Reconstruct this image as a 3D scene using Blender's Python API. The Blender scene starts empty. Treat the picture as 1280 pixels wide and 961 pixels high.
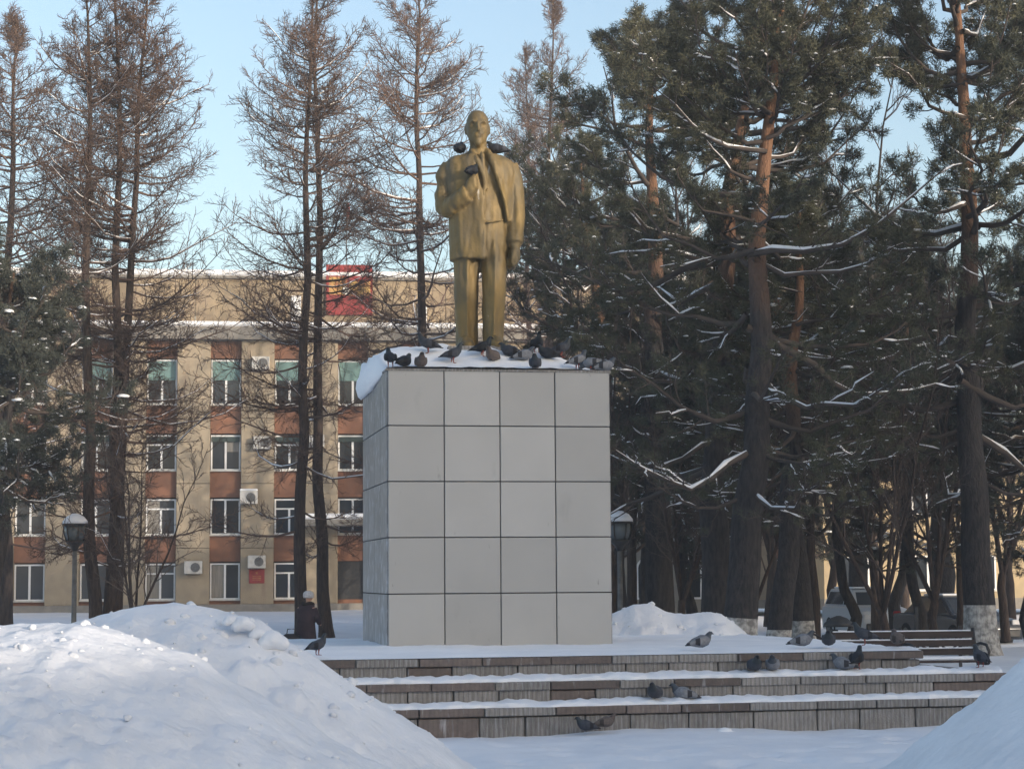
import bpy, bmesh, math, random
import numpy as np
from mathutils import Vector, Matrix, noise as mnoise

random.seed(7)
RNG = np.random.default_rng(11)
SC = bpy.context.scene
COL = SC.collection
R = math.radians

# ------------------------------------------------------------------ camera
F = 2500.0
EYE = 1.64
PITCH = math.atan(239.5 / F)
ROLL = R(0.4)
cam_d = bpy.data.cameras.new('camera')
cam = bpy.data.objects.new('camera', cam_d)
COL.objects.link(cam)
CM = Matrix.Rotation(R(90) + PITCH, 4, 'X') @ Matrix.Rotation(-ROLL, 4, 'Z')
cam.matrix_world = Matrix.Translation((0, 0, EYE)) @ CM
cam_d.sensor_width = 36
cam_d.lens = 36 * F / 1280
cam_d.clip_start = 0.1
cam_d.clip_end = 3000
SC.camera = cam

def at(px, py, Y):
    """world point at distance Y seen at photo pixel px, py"""
    d = CM.to_3x3() @ Vector(((px - 640) / F, -(py - 480.5) / F, -1))
    t = Y / d.y
    return Vector((d.x * t, Y, EYE + d.z * t))

# ------------------------------------------------------------------ light
SUN_EL, SUN_AZ = R(12), R(50)          # azimuth measured from behind the camera towards its right
sdir = Vector((math.sin(SUN_AZ) * math.cos(SUN_EL), -math.cos(SUN_AZ) * math.cos(SUN_EL), math.sin(SUN_EL)))
W = bpy.data.worlds.new('World')
SC.world = W
W.use_nodes = True
nt = W.node_tree
sky = nt.nodes.new('ShaderNodeTexSky')
sky.sky_type = 'NISHITA'
sky.sun_disc = False
sky.sun_elevation = SUN_EL
sky.sun_rotation = math.atan2(sdir.x, sdir.y)
sky.altitude = 100
sky.air_density = 1.0
sky.dust_density = 2.8
sky.ozone_density = 1.0
nt.links.new(sky.outputs[0], nt.nodes['Background'].inputs[0])
nt.nodes['Background'].inputs[1].default_value = 0.15
sl = bpy.data.lights.new('sun', 'SUN')
sl.energy = 2.0
sl.angle = R(0.5)
sl.color = (1.0, 0.87, 0.72)
so = bpy.data.objects.new('sun', sl)
so.rotation_euler = sdir.to_track_quat('Z', 'Y').to_euler()
so.location = (30, -30, 40)
COL.objects.link(so)
SC.view_settings.view_transform = 'Standard'
SC.view_settings.look = 'None'
SC.view_settings.gamma = 1
SC.view_settings.exposure = 1.05

# ------------------------------------------------------------------ helpers
def tag(o, label=None, cat=None, group=None, kind=None):
    if label: o['label'] = label
    if cat: o['category'] = cat
    if group: o['group'] = group
    if kind: o['kind'] = kind
    return o

def empty(name, loc=(0, 0, 0), rz=0.0, scale=None, rot=None):
    o = bpy.data.objects.new(name, None)
    o.empty_display_size = 0.2
    COL.objects.link(o)
    o.location = loc
    o.rotation_euler = rot if rot else (0, 0, rz)
    if scale: o.scale = scale
    return o

def link(name, me, parent=None, loc=(0, 0, 0), rot=(0, 0, 0)):
    o = bpy.data.objects.new(name, me)
    COL.objects.link(o)
    o.location = loc
    o.rotation_euler = rot
    if parent: o.parent = parent
    return o

def mat(name, col, rough=0.8, col2=None, nscale=4.0, ncon=(0.35, 0.65), bump=0.0, bscale=30.0, metal=0.0,
        spec=0.3, rnd=0.0, stretch=None, detail=6.0, sss=0.0):
    m = bpy.data.materials.new(name)
    m.use_nodes = True
    t = m.node_tree
    N, L = t.nodes, t.links
    b = N['Principled BSDF']
    b.inputs['Roughness'].default_value = rough
    b.inputs['Metallic'].default_value = metal
    b.inputs['Specular IOR Level'].default_value = spec
    tc = N.new('ShaderNodeTexCoord')
    mp = N.new('ShaderNodeMapping')
    L.new(tc.outputs['Object'], mp.inputs[0])
    oi = N.new('ShaderNodeObjectInfo')
    vm = N.new('ShaderNodeVectorMath'); vm.operation = 'SCALE'
    cmb = N.new('ShaderNodeCombineXYZ')
    for i in range(3): L.new(oi.outputs['Random'], cmb.inputs[i])
    L.new(cmb.outputs[0], vm.inputs[0]); vm.inputs['Scale'].default_value = 37.0
    L.new(vm.outputs[0], mp.inputs['Location'])
    if stretch: mp.inputs['Scale'].default_value = stretch
    out = None
    if col2 is not None:
        n = N.new('ShaderNodeTexNoise'); n.inputs['Scale'].default_value = nscale; n.inputs['Detail'].default_value = detail
        L.new(mp.outputs[0], n.inputs['Vector'])
        r = N.new('ShaderNodeMapRange'); r.inputs[1].default_value, r.inputs[2].default_value = ncon
        L.new(n.outputs[0], r.inputs[0])
        mx = N.new('ShaderNodeMix'); mx.data_type = 'RGBA'
        mx.inputs[6].default_value = (*col, 1); mx.inputs[7].default_value = (*col2, 1)
        L.new(r.outputs[0], mx.inputs[0])
        out = mx.outputs[2]
    else:
        rgb = N.new('ShaderNodeRGB'); rgb.outputs[0].default_value = (*col, 1)
        out = rgb.outputs[0]
    if rnd:
        hs = N.new('ShaderNodeHueSaturation')
        r2 = N.new('ShaderNodeMapRange'); r2.inputs[3].default_value = 1 - rnd; r2.inputs[4].default_value = 1 + rnd
        L.new(oi.outputs['Random'], r2.inputs[0]); L.new(r2.outputs[0], hs.inputs['Value']); L.new(out, hs.inputs['Color'])
        out = hs.outputs[0]
    L.new(out, b.inputs['Base Color'])
    if sss:
        b.inputs['Subsurface Weight'].default_value = sss
        b.inputs['Subsurface Radius'].default_value = (0.03, 0.035, 0.045)
    if bump:
        n2 = N.new('ShaderNodeTexNoise'); n2.inputs['Scale'].default_value = bscale; n2.inputs['Detail'].default_value = 8
        L.new(tc.outputs['Object'] if not stretch else mp.outputs[0], n2.inputs['Vector'])
        bp = N.new('ShaderNodeBump'); bp.inputs['Strength'].default_value = bump; bp.inputs['Distance'].default_value = 0.05
        L.new(n2.outputs[0], bp.inputs['Height']); L.new(bp.outputs[0], b.inputs['Normal'])
    m['out'] = 1
    return m

def add_layer(m, col, axis='z', z0=None, z1=None, nscale=6.0, namt=0.3, stretch=None, thr=None):
    """mix a second real colour over a material: below/above a height (whitewash, bark) or by noise (frost, stains)"""
    t = m.node_tree; N, L = t.nodes, t.links
    b = N['Principled BSDF']
    src = b.inputs['Base Color'].links[0].from_socket
    tc = [n for n in N if n.type == 'TEX_COORD'][0]
    mp = N.new('ShaderNodeMapping'); L.new(tc.outputs['Object'], mp.inputs[0])
    if stretch: mp.inputs['Scale'].default_value = stretch
    oi = [n for n in N if n.type == 'VECT_MATH'][0]
    L.new(oi.outputs[0], mp.inputs['Location'])
    n = N.new('ShaderNodeTexNoise'); n.inputs['Scale'].default_value = nscale; n.inputs['Detail'].default_value = 5
    L.new(mp.outputs[0], n.inputs['Vector'])
    mr = N.new('ShaderNodeMapRange')
    if z0 is not None:
        sp = N.new('ShaderNodeSeparateXYZ'); L.new(tc.outputs['Object'], sp.inputs[0])
        ma = N.new('ShaderNodeMath'); ma.operation = 'MULTIPLY_ADD'
        L.new(n.outputs[0], ma.inputs[0]); ma.inputs[1].default_value = namt; L.new(sp.outputs[2], ma.inputs[2])
        mr.inputs[1].default_value, mr.inputs[2].default_value = z0, z1
        L.new(ma.outputs[0], mr.inputs[0])
    else:
        mr.inputs[1].default_value, mr.inputs[2].default_value = thr
        L.new(n.outputs[0], mr.inputs[0])
    mx = N.new('ShaderNodeMix'); mx.data_type = 'RGBA'
    L.new(mr.outputs[0], mx.inputs[0]); L.new(src, mx.inputs[6]); mx.inputs[7].default_value = (*col, 1)
    L.new(mx.outputs[2], b.inputs['Base Color'])
    return m

class MB:
    """collects boxes, tubes, lofts; build() links them as one mesh object"""
    def __init__(s): s.v, s.f, s.m, s.sm = [], [], [], []
    def _face(s, f, mi, smooth): s.f.append(f); s.m.append(mi); s.sm.append(smooth)
    def box(s, x0, x1, y0, y1, z0, z1, mi=0, bev=0.0):
        if bev > 0:
            b = bev; k = len(s.v)
            # chamfered front/side edges: 24-vertex box
            P = []
            for sx, xa, xb in ((0, x0, x0 + b), (1, x1, x1 - b)):
                for sy, ya, yb in ((0, y0, y0 + b), (1, y1, y1 - b)):
                    for sz, za, zb in ((0, z0, z0 + b), (1, z1, z1 - b)):
                        P += [(xa, yb, zb), (xb, ya, zb), (xb, yb, za)]
            s.v += P
            def i(sx, sy, sz, a): return k + (sx * 4 + sy * 2 + sz) * 3 + a
            for sx in (0, 1):
                q = [i(sx, 0, 0, 0), i(sx, 1, 0, 0), i(sx, 1, 1, 0), i(sx, 0, 1, 0)]
                s._face(q if sx else q[::-1], mi, False)
            for sy in (0, 1):
                q = [i(0, sy, 0, 1), i(1, sy, 0, 1), i(1, sy, 1, 1), i(0, sy, 1, 1)]
                s._face(q[::-1] if sy else q, mi, False)
            for sz in (0, 1):
                q = [i(0, 0, sz, 2), i(1, 0, sz, 2), i(1, 1, sz, 2), i(0, 1, sz, 2)]
                s._face(q if sz else q[::-1], mi, False)
            for sx in (0, 1):
                for sy in (0, 1):
                    q = [i(sx, sy, 0, 0), i(sx, sy, 0, 1), i(sx, sy, 1, 1), i(sx, sy, 1, 0)]
                    s._face(q if (sx ^ sy) == 0 else q[::-1], mi, False)
            for sx in (0, 1):
                for sz in (0, 1):
                    q = [i(sx, 0, sz, 0), i(sx, 0, sz, 2), i(sx, 1, sz, 2), i(sx, 1, sz, 0)]
                    s._face(q if (sx ^ sz) else q[::-1], mi, False)
            for sy in (0, 1):
                for sz in (0, 1):
                    q = [i(0, sy, sz, 1), i(1, sy, sz, 1), i(1, sy, sz, 2), i(0, sy, sz, 2)]
                    s._face(q if (sy ^ sz) else q[::-1], mi, False)
            for sx in (0, 1):
                for sy in (0, 1):
                    for sz in (0, 1):
                        s._face([i(sx, sy, sz, 0), i(sx, sy, sz, 1), i(sx, sy, sz, 2)], mi, False)
            return s
        k = len(s.v)
        s.v += [(x0, y0, z0), (x1, y0, z0), (x1, y1, z0), (x0, y1, z0), (x0, y0, z1), (x1, y0, z1), (x1, y1, z1), (x0, y1, z1)]
        for q in ((3, 2, 1, 0), (4, 5, 6, 7), (0, 1, 5, 4), (1, 2, 6, 5), (2, 3, 7, 6), (3, 0, 4, 7)):
            s._face([k + a for a in q], mi, False)
        return s
    def rings(s, rings, mi=0, smooth=True, cap=True):
        """loft closed rings (lists of equal length)"""
        k = len(s.v); n = len(rings[0])
        for r in rings: s.v += [tuple(p) for p in r]
        for a in range(len(rings) - 1):
            for b in range(n):
                c = (b + 1) % n
                s._face([k + a * n + b, k + a * n + c, k + (a + 1) * n + c, k + (a + 1) * n + b], mi, smooth)
        if cap:
            s._face([k + b for b in range(n)][::-1], mi, False)
            s._face([k + (len(rings) - 1) * n + b for b in range(n)], mi, False)
        return s
    def loftz(s, lst, n=16, mi=0, smooth=True):
        """lst of (cx,cy,z,rx,ry)"""
        return s.rings([[(cx + rx * math.cos(2 * math.pi * i / n), cy + ry * math.sin(2 * math.pi * i / n), z) for i in range(n)]
                        for cx, cy, z, rx, ry in lst], mi, smooth)
    def tube(s, pts, rad, n=8, mi=0, smooth=True, flat=1.0):
        pts = [Vector(p) for p in pts]
        if not hasattr(rad, '__len__'): rad = [rad] * len(pts)
        rg = []
        ref = None
        for i, p in enumerate(pts):
            t = (pts[min(i + 1, len(pts) - 1)] - pts[max(i - 1, 0)]).normalized()
            if ref is None:
                ref = Vector((0, 0, 1)) if abs(t.z) < 0.9 else Vector((1, 0, 0))
            a = t.cross(ref).normalized(); b = a.cross(t)
            rg.append([p + a * rad[i] * math.cos(2 * math.pi * j / n) + b * rad[i] * flat * math.sin(2 * math.pi * j / n) for j in range(n)])
        return s.rings(rg, mi, smooth)
    def ball(s, c, rx, ry=None, rz=None, n=10, mi=0):
        ry = ry or rx; rz = rz or rx
        m = max(5, n // 2 + 1)
        return s.loftz([(c[0], c[1], c[2] + rz * -math.cos(math.pi * (i + .15) / (m + .3 - 0.0) if False else math.pi * (0.03 + 0.94 * i / m)),
                         rx * math.sin(math.pi * (0.03 + 0.94 * i / m)), ry * math.sin(math.pi * (0.03 + 0.94 * i / m))) for i in range(m + 1)], n, mi)
    def poly(s, pts, y0, y1, mi=0):
        """extrude an x-z outline (counter-clockwise seen from -y) from y0 to y1"""
        n = len(pts); k = len(s.v)
        s.v += [(x, y0, z) for x, z in pts] + [(x, y1, z) for x, z in pts]
        s._face([k + i for i in range(n)], mi, False)
        s._face([k + n + i for i in range(n)][::-1], mi, False)
        for i in range(n):
            j = (i + 1) % n
            s._face([k + j, k + i, k + n + i, k + n + j], mi, False)
        return s
    def mesh(s, name, mats):
        me = bpy.data.meshes.new(name)
        me.from_pydata(s.v, [], s.f)
        for m in (mats if isinstance(mats, (list, tuple)) else [mats]): me.materials.append(m)
        me.polygons.foreach_set('material_index', s.m)
        me.polygons.foreach_set('use_smooth', s.sm)
        me.update()
        return me
    def build(s, name, mats, parent=None, loc=(0, 0, 0), rot=(0, 0, 0)):
        return link(name, s.mesh(name, mats), parent, loc, rot)

def np_mesh(name, verts, faces, m, smooth=True):
    """faces: (n,3) or (n,4) int array"""
    me = bpy.data.meshes.new(name)
    nv, nf, k = len(verts), len(faces), faces.shape[1]
    me.vertices.add(nv); me.vertices.foreach_set('co', np.ascontiguousarray(verts, dtype=np.float32).ravel())
    me.loops.add(nf * k); me.loops.foreach_set('vertex_index', np.ascontiguousarray(faces, dtype=np.int32).ravel())
    me.polygons.add(nf); me.polygons.foreach_set('loop_start', np.arange(nf, dtype=np.int32) * k)
    me.polygons.foreach_set('use_smooth', np.full(nf, smooth))
    me.materials.append(m)
    me.update(calc_edges=True)
    return me

def fbm(x, y, z=0.0, sc=1.0, o=4):
    return mnoise.fractal(Vector((x * sc, y * sc, z)), 1.0, 2.0, o)

def grid_mesh(name, xs, ys, hf, m, mask=None):
    nx, ny = len(xs), len(ys)
    V = np.array([(x, y, hf(x, y)) for y in ys for x in xs])
    idx = np.arange(nx * ny).reshape(ny, nx)
    Fc = np.stack([idx[:-1, :-1], idx[:-1, 1:], idx[1:, 1:], idx[1:, :-1]], -1).reshape(-1, 4)
    return np_mesh(name, V, Fc, m)

def remeshed(mb, name, mats, voxel, parent=None, smooth=0, post=None):
    me = mb.mesh(name, mats)
    o = bpy.data.objects.new(name, me); COL.objects.link(o)
    md = o.modifiers.new('r', 'REMESH'); md.mode = 'VOXEL'; md.voxel_size = voxel; md.use_smooth_shade = True
    if smooth:
        ms = o.modifiers.new('s', 'SMOOTH'); ms.factor = 0.5; ms.iterations = smooth
    dg = bpy.context.evaluated_depsgraph_get()
    me2 = bpy.data.meshes.new_from_object(o.evaluated_get(dg))
    bpy.data.objects.remove(o)
    me2.name = name
    if not me2.materials:
        for m in (mats if isinstance(mats, (list, tuple)) else [mats]): me2.materials.append(m)
    if post: post(me2)
    me2.polygons.foreach_set('use_smooth', [True] * len(me2.polygons))
    me2.update()
    return link(name, me2, parent)

# ------------------------------------------------------------------ materials
M = {}
M['snow'] = mat('snow', (0.86, 0.87, 0.90), 0.7, (0.76, 0.78, 0.82), 1.3, (0.3, 0.75), bump=0.25, bscale=9, spec=0.25)
M['snow_heap'] = mat('snow_heap', (0.80, 0.81, 0.84), 0.7, (0.68, 0.69, 0.72), 2.2, (0.35, 0.8), bump=0.7, bscale=7, spec=0.25)
M['snow_packed'] = mat('snow_packed', (0.80, 0.82, 0.86), 0.65, (0.68, 0.71, 0.77), 0.9, (0.3, 0.75), bump=0.35, bscale=6, spec=0.3)
M['tile'] = mat('tile_front', (0.42, 0.41, 0.395), 0.42, (0.385, 0.375, 0.36), 1.4, (0.3, 0.7), bump=0.03, bscale=60, rnd=0.085, spec=0.45)
add_layer(M['tile'], (0.24, 0.23, 0.215), nscale=9, thr=(0.70, 0.78), stretch=(1.6, 1, .5))
add_layer(M['tile'], (0.30, 0.29, 0.28), nscale=2.2, thr=(0.64, 0.80), stretch=(1, 1, 0.45))
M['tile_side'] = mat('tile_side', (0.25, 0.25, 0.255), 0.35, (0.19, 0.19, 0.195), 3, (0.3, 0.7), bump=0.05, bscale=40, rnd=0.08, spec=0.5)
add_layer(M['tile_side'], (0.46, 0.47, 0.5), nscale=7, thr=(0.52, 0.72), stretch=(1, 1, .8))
M['joint'] = mat('joint', (0.12, 0.12, 0.12), 0.9)
M['granite'] = mat('granite_grey', (0.26, 0.235, 0.21), 0.7, (0.18, 0.17, 0.16), 9, (0.3, 0.7), bump=0.2, bscale=50, rnd=0.2)
add_layer(M['granite'], (0.42, 0.42, 0.43), nscale=5, thr=(0.42, 0.95), stretch=(14, 1, 1.2))
M['granite_red'] = mat('granite_brown', (0.19, 0.15, 0.13), 0.65, (0.13, 0.105, 0.095), 12, (0.3, 0.7), bump=0.2, bscale=50, rnd=0.25)
add_layer(M['granite_red'], (0.5, 0.5, 0.52), nscale=6, thr=(0.60, 0.85), stretch=(3.5, 1, 0.6))
def ribs(m, scale, amt):
    """fine sawn ribs across the face of a stone"""
    t = m.node_tree; N, L = t.nodes, t.links; b = N['Principled BSDF']
    src = b.inputs['Base Color'].links[0].from_socket
    tc = [n for n in N if n.type == 'TEX_COORD'][0]
    w = N.new('ShaderNodeTexWave'); w.bands_direction = 'X'; w.inputs['Scale'].default_value = scale
    w.inputs['Distortion'].default_value = 1.2; w.inputs['Detail'].default_value = 2; w.inputs['Detail Scale'].default_value = 4
    L.new(tc.outputs['Object'], w.inputs['Vector'])
    mr = N.new('ShaderNodeMapRange'); mr.inputs[1].default_value = .15; mr.inputs[2].default_value = .5
    mr.inputs[3].default_value = amt; mr.inputs[4].default_value = 0
    L.new(w.outputs['Fac'], mr.inputs[0])
    mx = N.new('ShaderNodeMix'); mx.data_type = 'RGBA'; L.new(mr.outputs[0], mx.inputs[0]); L.new(src, mx.inputs[6])
    mx.inputs[7].default_value = (.09, .08, .075, 1); L.new(mx.outputs[2], b.inputs['Base Color'])
ribs(M['granite'], 6.0, .4); ribs(M['granite_red'], 6.0, .3)
M['gold'] = mat('gold_paint', (0.225, 0.155, 0.058), 0.6, (0.13, 0.10, 0.055), 2.4, (0.35, 0.75), bump=0.12, bscale=25, metal=0.25, spec=0.4)
add_layer(M['gold'], (0.12, 0.10, 0.065), nscale=3.0, thr=(0.48, 0.74), stretch=(2.5, 2.5, 0.45))
add_layer(M['gold'], (0.42, 0.41, 0.38), nscale=6.0, thr=(0.70, 0.78), stretch=(1.5, 1.5, 0.6))
M['wall_tan'] = mat('wall_tan', (0.37, 0.305, 0.22), 0.9, (0.28, 0.235, 0.175), 1.6, (0.3, 0.7), bump=0.35, bscale=26, rnd=0.07)
add_layer(M['wall_tan'], (0.25, 0.19, 0.14), nscale=1.2, thr=(0.58, 0.8), stretch=(3, 3, 0.35))
M['wall_attic'] = mat('wall_attic', (0.34, 0.27, 0.18), 0.9, (0.27, 0.215, 0.155), 0.9, (0.3, 0.7), bump=0.3, bscale=26)
M['orange'] = mat('panel_orange', (0.25, 0.12, 0.072), 0.8, (0.175, 0.09, 0.058), 2.5, (0.3, 0.7), bump=0.15, bscale=20, rnd=0.12)
M['concrete'] = mat('concrete', (0.27, 0.25, 0.225), 0.9, (0.19, 0.18, 0.165), 3, (0.3, 0.7), bump=0.2)
M['dark_in'] = mat('interior_dark', (0.025, 0.025, 0.028), 0.9)
M['white_frame'] = mat('white_frame', (0.74, 0.75, 0.76), 0.5)
M['glass'] = mat('glass_dark', (0.03, 0.036, 0.045), 0.08, spec=0.6, rnd=0.4)
M['blind'] = mat('teal_blind', (0.16, 0.27, 0.26), 0.7, (0.12, 0.2, 0.2), 3)
M['blind_dark'] = mat('green_strip', (0.045, 0.065, 0.06), 0.6)
M['metal_white'] = mat('metal_white', (0.62, 0.61, 0.58), 0.5, (0.5, 0.48, 0.45), 5)
M['red'] = mat('red_paint', (0.30, 0.04, 0.042), 0.65, (0.22, 0.04, 0.038), 4)
M['yellow'] = mat('yellow_print', (0.46, 0.30, 0.10), 0.7, (0.33, 0.13, 0.06), 2.5, (0.42, 0.62))
M['black_metal'] = mat('black_metal', (0.028, 0.028, 0.03), 0.5, (0.05, 0.048, 0.046), 8)
M['grey_metal'] = mat('grey_metal', (0.16, 0.16, 0.155), 0.55, (0.10, 0.10, 0.10), 8)
M['lamp_glass'] = mat('lamp_glass', (0.10, 0.115, 0.12), 0.15, spec=0.6)
M['wood'] = mat('bench_wood', (0.065, 0.048, 0.043), 0.7, (0.042, 0.032, 0.03), 6, stretch=(0.6, 6, 6), bump=0.1)
M['yellow_wall'] = mat('wall_yellow', (0.44, 0.35, 0.22), 0.9, (0.37, 0.30, 0.2), 2, bump=0.1)
M['grey_wall'] = mat('wall_grey', (0.27, 0.26, 0.235), 0.9, (0.21, 0.2, 0.185), 2, bump=0.1)
M['brick_wall'] = mat('wall_shade_block', (0.36, 0.30, 0.25), 0.9, (0.28, 0.24, 0.2), 2)
M['car_white'] = mat('car_white', (0.42, 0.45, 0.48), 0.3, spec=0.5)
M['car_dark'] = mat('car_dark', (0.025, 0.03, 0.04), 0.25, spec=0.5)
M['rubber'] = mat('rubber', (0.02, 0.02, 0.02), 0.85)
M['lamp_clear'] = mat('headlight', (0.5, 0.5, 0.5), 0.15, spec=0.6)
M['lamp_red'] = mat('tail_light', (0.3, 0.01, 0.01), 0.25)
M['larch_trunk'] = mat('larch_bark', (0.085, 0.062, 0.052), 0.95, (0.04, 0.032, 0.03), 7, stretch=(3, 3, 0.6), bump=0.8, bscale=14)
M['larch_twig'] = mat('larch_twig', (0.15, 0.098, 0.078), 0.9, (0.095, 0.067, 0.057), 0.7, rnd=0.15)
M['bare_twig'] = mat('bare_twig', (0.115, 0.09, 0.08), 0.9, (0.075, 0.06, 0.055), 0.7, rnd=0.2)
M['pine_trunk'] = mat('pine_bark', (0.058, 0.051, 0.05), 0.95, (0.027, 0.026, 0.028), 6, stretch=(3, 3, 0.7), bump=1.0, bscale=12)
add_layer(M['pine_trunk'], (0.21, 0.115, 0.07), z0=7.6, z1=10.6, namt=1.2, nscale=2)
M['pine_trunk_white'] = M['pine_trunk'].copy(); M['pine_trunk_white'].name = 'pine_bark_whitewashed'
def whitewash(m):
    t = m.node_tree; N, L = t.nodes, t.links; b = N['Principled BSDF']
    src = b.inputs['Base Color'].links[0].from_socket
    tc = [n for n in N if n.type == 'TEX_COORD'][0]
    sp = N.new('ShaderNodeSeparateXYZ'); L.new(tc.outputs['Object'], sp.inputs[0])
    n = N.new('ShaderNodeTexNoise'); n.inputs['Scale'].default_value = 9; L.new(tc.outputs['Object'], n.inputs['Vector'])
    lt = N.new('ShaderNodeMath'); lt.operation = 'LESS_THAN'; lt.inputs[1].default_value = 1.0; L.new(sp.outputs[2], lt.inputs[0])
    mr = N.new('ShaderNodeMapRange'); mr.inputs[1].default_value = 0.36; mr.inputs[2].default_value = 0.62; mr.inputs[3].default_value = 0.35
    L.new(n.outputs[0], mr.inputs[0])
    mu = N.new('ShaderNodeMath'); mu.operation = 'MULTIPLY'; L.new(lt.outputs[0], mu.inputs[0]); L.new(mr.outputs[0], mu.inputs[1])
    mx = N.new('ShaderNodeMix'); mx.data_type = 'RGBA'; L.new(mu.outputs[0], mx.inputs[0]); L.new(src, mx.inputs[6])
    mx.inputs[7].default_value = (0.50, 0.49, 0.47, 1); L.new(mx.outputs[2], b.inputs['Base Color'])
whitewash(M['pine_trunk_white'])
M['limb'] = mat('limb_bark', (0.095, 0.075, 0.065), 0.95, (0.06, 0.05, 0.045), 3)
M['needle'] = mat('pine_needles', (0.070, 0.080, 0.060), 0.75, (0.105, 0.103, 0.062), 0.55, (0.35, 0.65), rnd=0.2)
M['needle_dark'] = mat('spruce_needles', (0.056, 0.066, 0.057), 0.75, (0.078, 0.086, 0.07), 0.6, rnd=0.2)
M['coat'] = mat('coat', (0.055, 0.038, 0.044), 0.9, (0.036, 0.026, 0.032), 6)
M['fur'] = mat('fur', (0.025, 0.02, 0.02), 0.95)
M['hat'] = mat('hat', (0.70, 0.68, 0.68), 0.95, (0.5, 0.48, 0.48), 25, bump=0.6, bscale=60)
M['skin'] = mat('skin', (0.5, 0.3, 0.22), 0.6)
M['leather'] = mat('leather', (0.02, 0.018, 0.018), 0.5)

# ------------------------------------------------------------------ setting: ground
def ground_h(x, y):
    h = 0.05 * fbm(x, y, 3.1, 0.35, 4) + 0.025 * fbm(x, y, 8.0, 1.3, 3)
    # trampled path crossing in front of the steps
    h -= 0.05 * math.exp(-((y - 17.2) / 1.6) ** 2)
    if y > 43 and x > 2: h -= .42 * min(1, (y - 43) / 5) * min(1, (x - 2) / 3)
    if 12 < y < 26: h += 0.012 * fbm(x, y, 4.4, 3.5, 3) - 0.05
    if y > 32: h += 0.10 * min(1, (y - 32) / 10) * (0.6 + 0.8 * abs(fbm(x, y, 1.7, 0.08, 3)))
    return h
fr_ = random.Random(4)
PRINTS = []
for x0, y0, dx, dy in ((-3, 18.2, .62, .04), (6.5, 19.6, -.6, -.06), (-2, 20.3, .64, -.05), (7, 17.5, -.58, .03), (1, 16.8, .35, .5), (4.5, 17.0, -.1, .62)):
    for i in range(16):
        s_ = 1 if i % 2 else -1
        PRINTS.append((x0 + dx * i + fr_.uniform(-.06, .06) - dy * .2 * s_, y0 + dy * i + fr_.uniform(-.06, .06) + dx * .2 * s_))
def prints(x, y):
    d = 0
    for a, b in PRINTS:
        q = (x - a) ** 2 + (y - b) ** 2
        if q < .2: d += -.045 * math.exp(-q / .018) + .014 * math.exp(-(math.sqrt(q) - .21) ** 2 / .004)
    return d
def spread(a, b, n_in, far):
    core = list(np.linspace(a, b, n_in))
    return [-far, -far * .5, -far * .25] + core + [far * .25, far * .5, far]
xs = [-900, -400, -150, -70] + list(np.linspace(-34, -5, 50)) + list(np.linspace(-4.9, 8, 150)) + list(np.linspace(8.3, 34, 50)) + [70, 150, 400, 900]
ys = [-900, -300, -100, -40] + list(np.linspace(-10, 14, 25)) + list(np.linspace(14.3, 21.6, 90)) + list(np.linspace(21.8, 34, 50)) + list(np.linspace(34.7, 100, 90)) + [140, 300, 900]
tag(link('snowy_ground', grid_mesh('snowy_ground', xs, ys, lambda x, y: ground_h(x, y) + (prints(x, y) if 15 < y < 21.5 and -5 < x < 8.2 else 0) if abs(x) < 100 and abs(y) < 150 else 0.0, M['snow_packed'])), kind='structure')

def heap(name, label, sil, d, wf, wb, x_out, seed, amp=0.05, group=None, steep=1.0, base=-0.15, n=(120, 110), fine=1.0):
    """snow heap: crest heights read off its outline, falling away to the front (wf) and the back (wb)"""
    pts = []
    for px, py in sil:
        p = at(px, py, d); pts.append((p.x, p.z))
    pts = [(pts[0][0] - x_out[0], base)] + pts + [(pts[-1][0] + x_out[1], base)] if x_out[0] is not None else pts
    X = np.array([p[0] for p in pts]); Z = np.array([p[1] for p in pts])
    xs = np.linspace(X[0], X[-1], n[0])
    ys = np.linspace(d - wf, d + wb, n[1])
    def hf(x, y):
        hc = float(np.interp(x, X, Z)) - base
        yc = d + 0.35 * fbm(x, 0.0, seed, 0.6, 2)
        t = (yc - y) / wf if y < yc else (y - yc) / wb
        t = min(1, max(0, t))
        fall = (1 - t ** 1.5) ** steep * (1 - 0.25 * t) if y < yc else (0.5 + 0.5 * math.cos(math.pi * t))
        k = min(1, hc * 2) * (0.35 + 0.65 * min(1, t * 5)) * (1 - t ** 4)
        w = fbm(x, y, seed, 0.9, 3)
        lump = amp * 1.2 * w + amp * 1.2 * (0.3 - abs(fbm(x, y, seed + 9, 1.7, 3))) + amp * 0.6 * fine * fbm(x, y, seed + 4, 5.0, 4)
        c = fbm(x, y, seed + 6, 1.1, 2)
        lump += (.012 + .05 * max(0, c + .1)) * fine * max(-.3, fbm(x, y, seed + 2, 9.0, 3)) + .012 * fine * fbm(x, y, seed + 3, 22.0, 2)
        return base + hc * fall + k * lump
    return tag(link(name, grid_mesh(name, xs, ys, hf, M['snow_heap'])), label, 'snow heap', group)

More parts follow.
